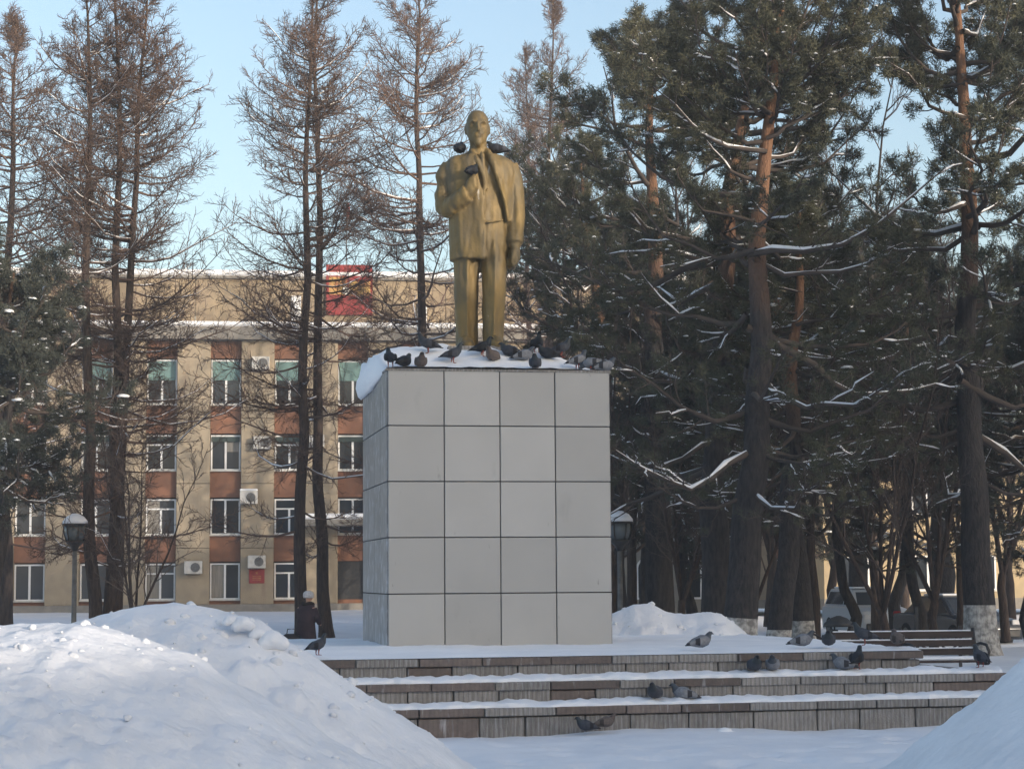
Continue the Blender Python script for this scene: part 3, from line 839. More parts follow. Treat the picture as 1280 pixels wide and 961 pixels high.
# ------------------------------------------------------------------ pigeons
def pigeon_colours(name, body, head, wing, bar):
    return [mat(name + '_body', body, .7, tuple(c * .75 for c in body), 30), mat(name + '_head', head, .45), mat(name + '_wing', wing, .75, tuple(c * .7 for c in wing), 25),
            mat(name + '_bar', bar, .8), mat(name + '_foot', (.25, .07, .06), .7)]
PC = {'grey': pigeon_colours('grey_pigeon', (.20, .21, .235), (.055, .065, .08), (.25, .255, .27), (.04, .04, .045)),
      'dark': pigeon_colours('dark_pigeon', (.055, .06, .075), (.03, .038, .045), (.06, .065, .08), (.02, .02, .025)),
      'black': pigeon_colours('black_pigeon', (.022, .026, .034), (.016, .022, .026), (.022, .026, .032), (.012, .012, .014)),
      'brown': pigeon_colours('brown_pigeon', (.13, .105, .095), (.08, .06, .055), (.15, .12, .105), (.05, .04, .035))}
def pigeon_mesh(pose, colour):
    b = MB()
    if pose == 'stand':
        rg = [(-.20, .075, .022, .005), (-.15, .085, .028, .010), (-.10, .10, .042, .028), (-.05, .115, .060, .052), (0, .13, .069, .064), (.045, .15, .062, .062), (.078, .18, .045, .048),
              (.092, .212, .033, .034), (.10, .235, .028, .028), (.112, .252, .027, .025), (.128, .255, .020, .018), (.138, .250, .009, .009), (.158, .243, .003, .003)]
        lz = .0
    elif pose == 'crouch':
        rg = [(-.19, .04, .024, .006), (-.14, .05, .032, .014), (-.09, .065, .052, .04), (-.04, .078, .075, .062), (.01, .088, .084, .074), (.055, .10, .072, .068), (.085, .125, .05, .048),
              (.098, .148, .038, .035), (.108, .165, .031, .029), (.122, .176, .028, .025), (.138, .177, .02, .018), (.148, .172, .009, .008), (.166, .166, .003, .003)]
        lz = None
    else:   # feeding, head down
        rg = [(-.20, .13, .022, .005), (-.15, .13, .028, .010), (-.10, .13, .042, .03), (-.05, .13, .060, .052), (0, .125, .069, .062), (.05, .115, .060, .055), (.09, .10, .042, .042),
              (.118, .08, .031, .032), (.138, .062, .027, .026), (.152, .048, .024, .022), (.162, .034, .016, .015), (.168, .022, .007, .008), (.174, .008, .003, .003)]
        lz = .0
    n = 12; rings = []
    for i, (x, z, ry, rz) in enumerate(rg):
        p0 = rg[max(i - 1, 0)]; p1 = rg[min(i + 1, len(rg) - 1)]
        t = Vector((p1[0] - p0[0], 0, p1[1] - p0[1])).normalized()
        up = Vector((-t.z, 0, t.x))
        rings.append([Vector((x, 0, z)) + Vector((0, 1, 0)) * ry * math.cos(2 * math.pi * j / n) + up * rz * math.sin(2 * math.pi * j / n) for j in range(n)])
    k0 = len(b.f)
    b.rings(rings)
    per = n
    for i in range(len(b.f)):
        seg = i // per
        b.m[i] = 3 if seg < 1 else (0 if seg < 6 else (1 if seg < 10 else 3))
    zc = rg[4][1]; zt = rg[1][1]
    for s in (-1, 1):
        w = [(.055, s * .045, zc + .012, .012, .028), (.02, s * .066, zc + .008, .017, .048), (-.04, s * .064, zc - .004, .016, .045), (-.09, s * .046, zc * .6 + zt * .4 + .01, .012, .03), (-.15, s * .022, zt + .012, .007, .014), (-.175, s * .014, zt + .004, .003, .005)]
        rr = [[(x, y + a * math.cos(2 * math.pi * j / 8), z + c * math.sin(2 * math.pi * j / 8)) for j in range(8)] for x, y, z, a, c in w]
        m0 = len(b.f); b.rings(rr, 2)
        for i in range(m0, len(b.f)):
            seg = (i - m0) // 8
            if seg in (2,) or seg == 4: b.m[i] = 3
        if lz is not None:
            b.tube([(0, s * .03, zc - .05), (-.005, s * .03, .03), (.0, s * .03, .008)], [.012, .006, .006], 5, 4)
            for a in (-.5, 0, .5): b.tube([(0, s * .03, .008), (.035 * math.cos(a), s * .03 + .035 * math.sin(a), .004)], [.005, .003], 4, 4)
    return b.mesh('pigeon', PC[colour])
pm_cache = {}
def pigeon(loc, face, pose, colour, label, group='pigeons on the monument', tilt=0.0, s=1.0):
    k = (pose, colour)
    if k not in pm_cache: pm_cache[k] = pigeon_mesh(pose, colour)
    o = link('pigeon', pm_cache[k], None, loc, (0, tilt, R(face)))
    o.scale = (s, s, s)
    return tag(o, label, 'pigeon', group)

def on_mon(px, ly, z, host=None):
    """point of the monument at local depth ly that appears in photo column px"""
    host = host or mon; z -= host.location.z
    lo, hi = -9.0, 12.0
    for _ in range(40):
        m = (lo + hi) / 2
        p = host.matrix_basis @ Vector((m, ly, z))
        c = CM.to_3x3().transposed() @ (p - Vector((0, 0, EYE)))
        if 640 + F * c.x / -c.z < px: lo = m
        else: hi = m
    return host.matrix_basis @ Vector((lo, ly, z))
TOPZ = PZ + PH + .03
# face: 0 = looking to the right, 180 = to the left, -90 = towards the camera, 90 = away
for px, ly, dz, f, pose, c, lab in (
    (488, .10, .03, 110, 'stand', 'black', 'black pigeon at the far left corner of the pedestal top, standing tall'),
    (505, .12, .0, 60, 'crouch', 'black', 'black crouching pigeon, second from the left corner of the pedestal top'),
    (526, .10, .0, -80, 'crouch', 'brown', 'brownish pigeon facing forward on the pedestal edge near its left corner'),
    (535, .62, .06, 190, 'stand', 'dark', 'dark grey pigeon in the snow behind the brownish one on the pedestal top'),
    (566, .42, .0, 25, 'stand', 'dark', 'dark pigeon with head raised right above the first tile joint of the pedestal'),
    (603, .55, .0, 20, 'stand', 'black', 'large blackish pigeon in front of the statue\'s feet'),
    (616, .40, .0, -120, 'crouch', 'brown', 'brown backed pigeon tucked behind the blackish one at the statue\'s feet'),
    (638, .66, .02, 175, 'crouch', 'dark', 'dark pigeon sitting just right of the statue\'s foot, leftmost of that cluster'),
    (655, .50, .02, 10, 'crouch', 'grey', 'grey pigeon in the middle of the cluster right of the statue\'s feet'),
    (671, .70, .04, -70, 'stand', 'black', 'black pigeon standing up in the cluster right of the statue\'s feet'),
    (669, .09, .0, -95, 'crouch', 'dark', 'small dark pigeon facing forward on the pedestal edge above the third column of tiles'),
    (685, .55, .02, 200, 'crouch', 'black', 'black pigeon with snow behind it above the third tile joint'),
    (702, .85, .05, 15, 'stand', 'dark', 'dark pigeon farthest back on the right half of the pedestal top'),
    (722, .30, .0, 30, 'stand', 'grey', 'pale grey pigeon standing on the right hand part of the pedestal top'),
    (739, .16, .0, 160, 'feed', 'grey', 'grey pigeon pecking between the pale one and the right corner of the pedestal top'),
    (756, .12, .0, 10, 'crouch', 'grey', 'grey pigeon crouching at the right corner of the pedestal top')):
    p = on_mon(px, ly, TOPZ + .1, ped)
    lp_ = ped.matrix_basis.inverted() @ p
    p.z = PZ + cap_h(lp_.x, lp_.y) + dz * .3 - .01
    pigeon(p, f, pose, c, lab, 'pigeons on top of the pedestal')
sw = lambda x, y, z: statue.matrix_basis @ Vector((x, y, z))
pigeon(sw(-.30, .0, 2.53), 80, 'crouch', 'black', 'black pigeon on the statue\'s shoulder at the left', 'pigeons on the statue')
pigeon(sw(.27, .02, 2.53), 165, 'crouch', 'dark', 'dark pigeon on the statue\'s shoulder at the right', 'pigeons on the statue')
pigeon(sw(-.14, -.40, 2.17), 60, 'crouch', 'black', 'dark pigeon perched on the statue\'s hand at the lapel', 'pigeons on the statue', s=.95)
for px, ly, z, f, pose, c, lab in (
    (397, YF + .18, PZ + .05, 40, 'stand', 'dark', 'dark pigeon on the top step near the snow heap, left of the pedestal'),
    (876, YF + .30, PZ + .05, 20, 'crouch', 'grey', 'lone grey pigeon on the top step before the two crested snow heap'),
    (1003, YF + .25, PZ + .05, 5, 'crouch', 'grey', 'pale grey pigeon on the top step left of the bench end'),
    (1036, YF + .28, PZ + .05, -100, 'crouch', 'dark', 'dark pigeon facing forward on the top step by the left end of the bench'),
    (1081, YF + .32, PZ + .06, 170, 'stand', 'dark', 'dark pigeon on the top step in front of the bench backrest'),
    (1122, YF + .25, PZ + .05, 100, 'crouch', 'brown', 'brownish pigeon near the right corner of the top step'),
    (943, YF - .2, .55, -80, 'crouch', 'dark', 'dark left one of two side by side pigeons on the middle step'),
    (966, YF - .2, .55, -100, 'crouch', 'grey', 'light bellied right one of two side by side pigeons on the middle step'),
    (1054, YF - .22, .55, 150, 'crouch', 'grey', 'grey left one of the touching pair on the middle step'),
    (1071, YF - .2, .56, 60, 'stand', 'black', 'black right one of the touching pair on the middle step below the bench'),
    (1226, YF - .15, .55, 110, 'stand', 'dark', 'dark pigeon at the right end of the middle step by the bench leg'),
    (819, YF - .58, .29, -110, 'crouch', 'dark', 'dark pigeon facing forward on the lowest step, left of a lying one'),
    (855, YF - .58, .27, 175, 'crouch', 'grey', 'grey pigeon lying flat on the lowest step'),
    (733, YF - .98, .0, 185, 'crouch', 'dark', 'dark pigeon on the ground at the foot of the steps, the left of two'),
    (757, YF - .98, .03, 10, 'crouch', 'brown', 'brown pigeon on the ground at the foot of the steps, the right of two')):
    pigeon(on_mon(px, ly, z), f, pose, c, lab, 'pigeons on the steps', s=.8 if z < .1 else (.86 if px < 400 else 1.0))
# snow clod at the foot of the steps
p = on_mon(906, YF - .98, -.085)
cl = MB(); cl.ball((0, 0, .06), .15, .12, .10, 12); cl.ball((.13, 0, .03), .12, .1, .07, 10)
tag(remeshed(cl, 'snow_clod', M['snow'], .02, None, 2), 'small clod of snow on the ground against the lowest step', 'snow clod').location = p
bpy.data.objects['snow_clod'].scale = (.62, .62, .6)

# ------------------------------------------------------------------ person behind the platform
pp = at(383, 770, 44)
per = empty('person', (pp.x, pp.y, -.12), R(150), scale=(.93, .93, .91))
tag(per, 'person in long dark coat and pale hat behind the platform', 'person')
Bd = MB()      # facing -y locally, stooping a little
for s in (-1, 1):
    Bd.tube([(s * .09, .02, .82), (s * .09, .0, .48), (s * .09, .02, .08)], [.09, .065, .045], 10)
    Bd.tube([(s * .09, .04, .05), (s * .09, -.12, .04)], [.045, .035], 8)
    Bd.tube([(s * .19, .0, 1.22), (s * .24, -.04, 1.0), (s * .20, -.2, .86), (s * .17, -.26, .83)], [.055, .045, .035, .03], 8)
    for i in range(4): Bd.tube([(s * .17 + (i - 1.5) * .018, -.26, .83), (s * .165 + (i - 1.5) * .018, -.33, .81), (s * .16 + (i - 1.5) * .016, -.35, .78)], [.010, .009, .008], 5)
    Bd.tube([(s * .145, -.25, .835), (s * .125, -.29, .84), (s * .12, -.32, .83)], [.011, .01, .008], 5)
Bd.loftz([(0, .02, .76, .16, .11), (0, .02, .95, .14, .10), (0, .0, 1.15, .17, .11), (0, -.03, 1.26, .15, .08), (0, -.05, 1.32, .05, .05), (0, -.07, 1.37, .05, .055),
          (0, -.10, 1.40, .07, .09), (0, -.11, 1.47, .078, .098), (0, -.10, 1.54, .07, .09), (0, -.09, 1.58, .03, .04)], 14)
Bd.tube([(0, -.20, 1.49), (0, -.225, 1.455), (0, -.205, 1.445)], .014, 6)
for s in (-1, 1): Bd.ball((s * .08, -.09, 1.47), .015, .025, .03, 6)
remeshed(Bd, 'body', M['skin'], .012, per, 1)
Ct = MB()
Ct.rings([ring(0, cy, z, rx, ry, 24) for z, cy, rx, ry in ((.22, .02, .27, .23), (.5, .02, .25, .21), (.8, .02, .225, .18), (1.0, .01, .215, .165), (1.18, -.01, .23, .155), (1.27, -.03, .18, .12), (1.31, -.05, .10, .09))])
for s in (-1, 1): Ct.tube([(s * .19, -.02, 1.2), (s * .265, -.05, 1.0), (s * .225, -.2, .87), (s * .19, -.25, .845)], [.085, .078, .066, .058], 10)
Ct.tube([(.0, -.15, 1.2), (0, -.21, .9), (0, -.235, .3)], .02, 6)
remeshed(Ct, 'coat', M['coat'], .014, per, 2)
MB().tube([(.11 * math.cos(a), -.06 + .11 * math.sin(a), 1.30 + .01 * math.sin(3 * a)) for a in np.linspace(0, 2 * math.pi, 18)], .055, 8).build('fur_collar', M['fur'], per)
Hm = MB(); Hm.loftz([(0, -.08, 1.45, .112, .125), (0, -.08, 1.50, .125, .14), (0, -.075, 1.57, .115, .13), (0, -.07, 1.61, .07, .08), (0, -.07, 1.625, .02, .02)], 16)
Hm.build('hat', M['hat'], per)
for s in (-1, 1):
    MB().loftz([(s * .09, -.03, .0, .055, .13), (s * .09, -.03, .05, .055, .13), (s * .09, .01, .1, .055, .08), (s * .09, .02, .3, .065, .07)], 12).build('boot', M['leather'], per)
bp = at(364, 800, 43.5)
bag = empty('shopping_bag', (bp.x, bp.y, .20), R(20)); tag(bag, 'dark bag resting in the snow beside the person in the dark coat', 'bag')
sb = MB(); sb.rings([ring(0, 0, z, rx, ry, 16, p=3) for z, rx, ry in ((-.2, .22, .12), (0, .24, .14), (.18, .22, .10), (.24, .12, .05))]); sb.build('bag_body', M['leather'], bag)
MB().tube([(-.1, 0, .22), (-.08, 0, .34), (.08, 0, .34), (.1, 0, .22)], .012, 6).build('handle', M['leather'], bag)

# ------------------------------------------------------------------ lamp posts
def lamp(px, d, ztop, label):
    p = at(px, 720, d)
    e = empty('lamp_post', (p.x, p.y, 0)); tag(e, label, 'lamp post', 'lantern lamp posts in the park')
    h = ztop
    MB().loftz([(0, 0, 0, .09, .09), (0, 0, .5, .085, .085), (0, 0, .55, .06, .06), (0, 0, h - .85, .05, .05)], 12).build('pole', M['grey_metal'], e)
    MB().loftz([(0, 0, h - .85, .055, .055), (0, 0, h - .75, .10, .10), (0, 0, h - .66, .20, .20), (0, 0, h - .62, .22, .22)], 12).build('lantern_base', M['black_metal'], e)
    MB().loftz([(0, 0, h - .619, .19, .19), (0, 0, h - .45, .235, .235), (0, 0, h - .28, .25, .25)], 12).build('lantern_glass', M['lamp_glass'], e)
    fr = MB()
    for i in range(6):
        a = i * math.pi / 3
        fr.tube([(.2 * math.cos(a), .2 * math.sin(a), h - .62), (.25 * math.cos(a), .25 * math.sin(a), h - .45), (.265 * math.cos(a), .265 * math.sin(a), h - .27)], .014, 5)
    fr.build('lantern_frame', M['black_metal'], e)
    MB().loftz([(0, 0, h - .279, .29, .29), (0, 0, h - .24, .29, .29), (0, 0, h - .13, .14, .14), (0, 0, h - .10, .05, .05)], 14).build('lantern_roof', M['black_metal'], e)
    MB().loftz([(0, 0, h - .236, .285, .285), (0, 0, h - .18, .28, .28), (0, 0, h - .08, .20, .20), (0, 0, h - .01, .06, .06)], 14).build('snow_cap', M['snow'], e)
lamp(93, 45, 3.12, 'black lantern lamp post with a snow cap behind the left snow heap')
lamp(775, 42, 3.0, 'black snow capped lamp post half hidden by the right side of the pedestal')

# ------------------------------------------------------------------ bench, fence, bin
b0 = at(1133, 720, 30.5)
bench = empty('park_bench', (b0.x, b0.y, -.12), R(8)); tag(bench, 'long slatted park bench with snow on its slats, right of the platform', 'bench')
BL = 1.13
for z, y in ((.42, -.20), (.425, -.06), (.42, .08)):
    MB().box(-BL, BL, y - .055, y + .055, z, z + .035, bev=.006).build('seat_slat', M['wood'], bench)
    MB().box(-BL + .04, BL - .04, y - .05, y + .05, z + .036, z + .085, bev=.02).build('slat_snow', M['snow'], bench)
for z, y in ((.52, .19), (.65, .235), (.78, .28)):
    MB().box(-BL, BL, y - .018, y + .018, z, z + .095, bev=.006).build('back_slat', M['wood'], bench)
    MB().box(-BL + .04, BL - .04, y - .02, y + .02, z + .096, z + .115, bev=.008).build('slat_snow', M['snow'], bench)
for x in (-BL + .03, 0, BL + .03):
    b = MB()
    b.tube([(x, .36, .92), (x, .30, .70), (x, .20, .47), (x, .16, .38), (x, .24, .18), (x, .30, -.05)], .028, 8)
    b.tube([(x, .18, .40), (x, -.18, .40), (x, -.26, .36), (x, -.24, .15), (x, -.30, -.05)], .028, 8)
    b.tube([(x, .27, .66), (x, .05, .70), (x, -.2, .68), (x, -.30, .58), (x, -.27, .40)], .024, 8)
    b.build('leg', M['black_metal'], bench)

f0 = at(1063, 720, 34.5); f1 = at(1206, 720, 34.5)
fn = empty('park_fence', (f0.x, f0.y, .12), 0); tag(fn, 'low black metal railing with wavy bars behind the bench', 'fence')
fl = f1.x - f0.x
for i, x in enumerate((0, 1.12, 1.85)):
    MB().box(x - .025, x + .025, -.025, .025, -.1, .62 if i != 1 else .95).build('post', M['black_metal'], fn)
for x0, x1, u in ((0, 1.12, 1), (1.12, 1.85, -1), (-.9, 0, -1)):
    n = 14
    b = MB(); b.tube([(x0 + (x1 - x0) * i / n, -.03, .36 + .12 * u * math.sin(math.pi * 2 * i / n)) for i in range(n + 1)], .02, 6); b.build('wavy_bar', M['black_metal'], fn)
    b = MB(); b.tube([(x0 + (x1 - x0) * i / n, .03, .36 - .14 * u * math.sin(math.pi * 2 * i / n)) for i in range(n + 1)], .02, 6); b.build('wavy_bar', M['black_metal'], fn)
p = at(1047, 720, 33.5)
bn = empty('litter_bin', (p.x, p.y, .05)); tag(bn, 'dark dome topped litter bin left of the wavy railing behind the bench', 'bin')
MB().loftz([(0, 0, 0, .17, .17), (0, 0, .6, .2, .2)], 14).build('drum', M['grey_metal'], bn)
MB().loftz([(0, 0, .72, .26, .26), (0, 0, .78, .24, .24), (0, 0, .86, .14, .14), (0, 0, .9, .03, .03)], 14).build('lid', M['black_metal'], bn)
q = MB()
for a in (0, 2.1, 4.2): q.tube([(.18 * math.cos(a), .18 * math.sin(a), .58), (.2 * math.cos(a), .2 * math.sin(a), .74)], .014, 5)
q.build('strut', M['black_metal'], bn)

# ------------------------------------------------------------------ cars
def car(px, d, rz, paint, label, prof, roof_snow):
    p = at(px, 720, d)
    e = empty('parked_car', (p.x, p.y, -.40), R(rz)); tag(e, label, 'car', 'cars parked behind the trees')
    Wd = .86
    body, cabin = prof
    def shell(out, ws):
        rg = []
        for y, k, dz in ws: rg.append([(x * k[0], y, .15 + (z - .15) * k[1] + dz) for x, z in out])
        return rg
    b = MB(); b.rings(shell(body, ((-Wd, (.97, .94), .0), (-Wd + .06, (.995, .985), 0), (-Wd + .14, (1, 1), 0), (Wd - .14, (1, 1), 0), (Wd - .06, (.995, .985), 0), (Wd, (.97, .94), 0))), 0, True)
    bo = b.build('body', M[paint], e)
    md = bo.modifiers.new('b', 'BEVEL'); md.width = .03; md.segments = 2
    c = MB()
    zb = cabin[0][1]
    rg = []
    for y0, t in ((-1, 1), (1, 1)):
        rg.append([(x * (1 - .03 * (z - zb)), y0 * (Wd - .07 - .30 * (z - zb)), z) for x, z in cabin])
    c.rings(rg, 0, False)
    co = c.build('cabin', M[paint], e)
    md = co.modifiers.new('b', 'BEVEL'); md.width = .05; md.segments = 2
    # side windows, windscreen and rear window set slightly proud
    xs_ = [x for x, z in cabin]; zt = max(z for x, z in cabin)
    def cx(z, side):
        (xb, z0), (xt, z1) = (cabin[0], cabin[-1]) if side < 0 else (cabin[1], cabin[2])
        return (xb + (xt - xb) * (z - z0) / (z1 - z0)) * (1 - .03 * (z - zb))
    za, zc_ = zb + .06, zt - .1
    yy = lambda z, o: Wd - .07 - .30 * (z - zb) + o
    for s in (-1, 1):
        mid = .0
        for xa0, xa1 in ((None, mid - .05), (mid + .05, None)):
            wl = MB(); q = []
            for z in (za, zc_):
                l = cx(z, -1) + .14 if xa0 is None else xa0
                r_ = cx(z, 1) - .14 if xa1 is None else xa1
                q.append([(l, s * yy(z, .008), z), (r_, s * yy(z, .008), z)])
            k = len(wl.v); wl.v += [q[0][0], q[0][1], q[1][1], q[1][0]] + [(a[0], a[1] - s * .03, a[2]) for a in (q[0][0], q[0][1], q[1][1], q[1][0])]
            for f in ((0, 1, 2, 3), (0, 1, 5, 4), (1, 2, 6, 5), (2, 3, 7, 6), (3, 0, 4, 7)): wl._face([k + i for i in f], 0, False)
            wl.build('side_window', M['glass'], e)
    for nm, sd in (('rear_window', -1), ('windscreen', 1)):
        g = MB(); k = 0
        pts = [(cx(z, sd) + sd * .012, y * (Wd - .19 - .30 * (z - zb)), z) for z in (za, zc_) for y in (-1, 1)]
        pts = [pts[0], pts[1], pts[3], pts[2]]
        g.v += pts + [(a[0] - sd * .03, a[1], a[2]) for a in pts]
        for f in ((0, 1, 2, 3), (0, 1, 5, 4), (1, 2, 6, 5), (2, 3, 7, 6), (3, 0, 4, 7)): g._face(list(f), 0, False)
        g.build(nm, M['glass'], e)
    xf = max(x for x, z in body); xr = min(x for x, z in body)
    for sx in (xr + .85, xf - .9):
        for s in (-1, 1):
            w = MB().rings([[(sx + r_ * math.cos(a * math.pi / 9), s * y, .32 + r_ * math.sin(a * math.pi / 9)) for a in range(18)] for y, r_ in ((Wd - .22, .30), (Wd - .2, .33), (Wd - .01, .33), (Wd + .015, .30))]).build('wheel', M['rubber'], e)
            MB().rings([[(sx + r_ * math.cos(a * math.pi / 6), s * y, .32 + r_ * math.sin(a * math.pi / 6)) for a in range(12)] for y, r_ in ((Wd, .2), (Wd + .025, .17))]).build('rim', M['grey_metal'], w)
    for s in (-1, 1):
        MB().box(xf - .1, xf + .012, s * .62 - .16, s * .62 + .16, .62, .76, bev=.02).build('headlight', M['lamp_clear'], e)
        MB().box(xr - .012, xr + .1, s * .7 - .1, s * .7 + .1, .7, .95, bev=.02).build('tail_light', M['lamp_red'], e)
    MB().box(xf - .05, xf + .03, -.7, .7, .28, .5, bev=.03).build('bumper', M['black_metal'], e)
    MB().box(xr - .03, xr + .05, -.7, .7, .28, .5, bev=.03).build('bumper', M['black_metal'], e)
    if roof_snow:
        MB().box(cx(zt, -1) + .1, cx(zt, 1) - .1, -.55, .55, zt + .002, zt + .06, bev=.03).build('roof_snow', M['snow'], e)
suv = ([(-2.1, .25), (2.1, .25), (2.14, .6), (2.08, .88), (1.15, 1.0), (-2.1, 1.02), (-2.16, .6)], [(-2.08, 1.0), (1.2, 1.0), (.45, 1.54), (-1.85, 1.56)])
sedan = ([(-2.15, .22), (2.1, .22), (2.16, .5), (2.08, .74), (1.0, .88), (-1.6, .92), (-2.15, .9), (-2.2, .5)], [(-1.7, .88), (1.1, .87), (.35, 1.38), (-1.0, 1.40)])
car(1082, 65, -82, 'car_white', 'white off-road car parked behind the thin multi-stemmed tree', suv, True)
car(1194, 57, -72, 'car_dark', 'dark car parked beside the white one, behind the thick right pine', sedan, True)

# ------------------------------------------------------------------ trees
def nrm(a): return a / np.maximum(np.linalg.norm(a, axis=-1, keepdims=True), 1e-9)
def tubes(P, Rd, sides):
    """P (N,K,3), Rd (N,K) -> verts, quads"""
    N, K, _ = P.shape
    T = np.empty_like(P); T[:, 1:-1] = P[:, 2:] - P[:, :-2]; T[:, 0] = P[:, 1] - P[:, 0]; T[:, -1] = P[:, -1] - P[:, -2]
    T = nrm(T)
    ref = np.zeros_like(T); ref[..., 2] = 1
    bad = np.abs(T[:, :1, 2:3]) > .92
    ref = np.where(bad, np.array([1., 0, 0]), ref)
    A = nrm(np.cross(T, ref)); B = np.cross(A, T)
    ang = np.arange(sides) * 2 * math.pi / sides
    V = P[:, :, None, :] + Rd[:, :, None, None] * (A[:, :, None, :] * np.cos(ang)[None, None, :, None] + B[:, :, None, :] * np.sin(ang)[None, None, :, None])
    idx = np.arange(N * K * sides).reshape(N, K, sides)
    nx = np.roll(idx, -1, 2)
    Fq = np.stack([idx[:, :-1], nx[:, :-1], nx[:, 1:], idx[:, 1:]], -1).reshape(-1, 4)
    return V.reshape(-1, 3), Fq
def join(parts):
    V, Fc, o = [], [], 0
    for v, f in parts:
        V.append(v); Fc.append(f + o); o += len(v)
    return np.concatenate(V), np.concatenate(Fc)
def interp_path(P, t):
    """P (N,K,3), t (N,n) -> points, tangents (N,n,3)"""
    N, K, _ = P.shape
    f = np.clip(t, 0, .9999) * (K - 1); i = f.astype(int); w = (f - i)[..., None]
    a = np.take_along_axis(P, i[..., None].repeat(3, -1), 1); b = np.take_along_axis(P, (i + 1)[..., None].repeat(3, -1), 1)
    return a * (1 - w) + b * w, nrm(b - a)
def kids(P, n, t0, t1, ratio, ang, up, K, rng, lmin=.1, planar=0.0, jit=.06):
    """n children along every path"""
    N = len(P)
    L = np.linalg.norm(np.diff(P, axis=1), axis=-1).sum(1)
    t = t0 + (t1 - t0) * (np.arange(n)[None] + rng.uniform(0, 1, (N, n))) / n
    p, tg = interp_path(P, t)
    rv = rng.normal(size=(N, n, 3))
    rv[..., 2] *= (1 - planar)
    pr = nrm(rv - (rv * tg).sum(-1, keepdims=True) * tg)
    a = ang * rng.uniform(.7, 1.3, (N, n, 1))
    d = nrm(tg * np.cos(a) + pr * np.sin(a))
    ln = np.maximum(lmin, ratio * L[:, None] * (1 - .65 * t) * rng.uniform(.55, 1.15, (N, n)))
    s = np.linspace(0, 1, K)[None, None, :, None]
    Q = p[:, :, None] + d[:, :, None] * ln[..., None, None] * s
    Q[..., 2] += (up * ln[..., None] * (s[..., 0] ** 2))
    Q += rng.normal(size=Q.shape) * jit * ln[..., None, None] * s
    return Q.reshape(-1, K, 3), ln.reshape(-1)
def taper(N, K, r0, r1): return np.broadcast_to(np.linspace(1, 0, K)[None], (N, K)) * (np.asarray(r0).reshape(-1, 1) - r1) + r1

def trunk_path(h, K, rng, wob=.1):
    z = np.linspace(-.15, h, K)
    P = np.stack([np.cumsum(rng.normal(0, wob / K ** .5, K)), np.cumsum(rng.normal(0, wob / K ** .5, K)), z], -1)
    P[:, :2] -= P[0, :2]
    return P[None]
def trunk_mesh(P, r0, mt, K_s=10, flare=1.35, rtop=.02):
    K = P.shape[1]
    Pd = np.stack([np.interp(np.linspace(0, K - 1, K * 3), np.arange(K), P[0, :, i]) for i in range(3)], -1)[None]
    t = np.linspace(0, 1, K * 3)
    r = r0 * (1 - t) ** .85 + rtop
    r = r * (1 + (flare - 1) * np.exp(-Pd[0, :, 2] / .35))
    v, f = tubes(Pd, r[None], K_s)
    return np_mesh('trunk', v, f, mt), r
def snow_on(P, r, rng, keep):
    """snow lying along the upper side of limbs"""
    N, K, _ = P.shape
    m = rng.uniform(size=N) < keep
    P = P[m].copy(); r = r[m]
    T = nrm(np.diff(P, axis=1)); steep = np.abs(T[..., 2]).mean(1)
    ok = steep < .6; P = P[ok]; r = r[ok]
    if not len(P): return None
    P[..., 2] += r * .75 + .006
    rr = r * .65 + .006; rr = rr * rng.uniform(.25, 1.25, rr.shape); rr[:, 0] *= .2; rr[:, -1] *= .2
    return tubes(P, rr, 5)
def blobs(C, S_, rng):
    """small flattened snow lumps"""
    n = len(C)
    ring_ = np.array([[math.cos(a), math.sin(a)] for a in np.arange(7) * 2 * math.pi / 7])
    prof = [(1.0, -.18), (1.08, .10), (.65, .38), (.12, .48)]
    k = rng.uniform(.75, 1.25, (n, 4, 7))
    V = np.stack([np.concatenate([C[:, None, :2] + S_[:, None, None] * a * k[:, i, :, None] * ring_[None], np.broadcast_to(C[:, None, 2:3] + S_[:, None, None] * z, (n, 7, 1))], -1) for i, (a, z) in enumerate(prof)], 1)
    idx = np.arange(n * 28).reshape(n, 4, 7); nx = np.roll(idx, -1, 2)
    Fq = np.stack([idx[:, :-1], nx[:, :-1], nx[:, 1:], idx[:, 1:]], -1).reshape(-1, 4)
    return V.reshape(-1, 3), Fq

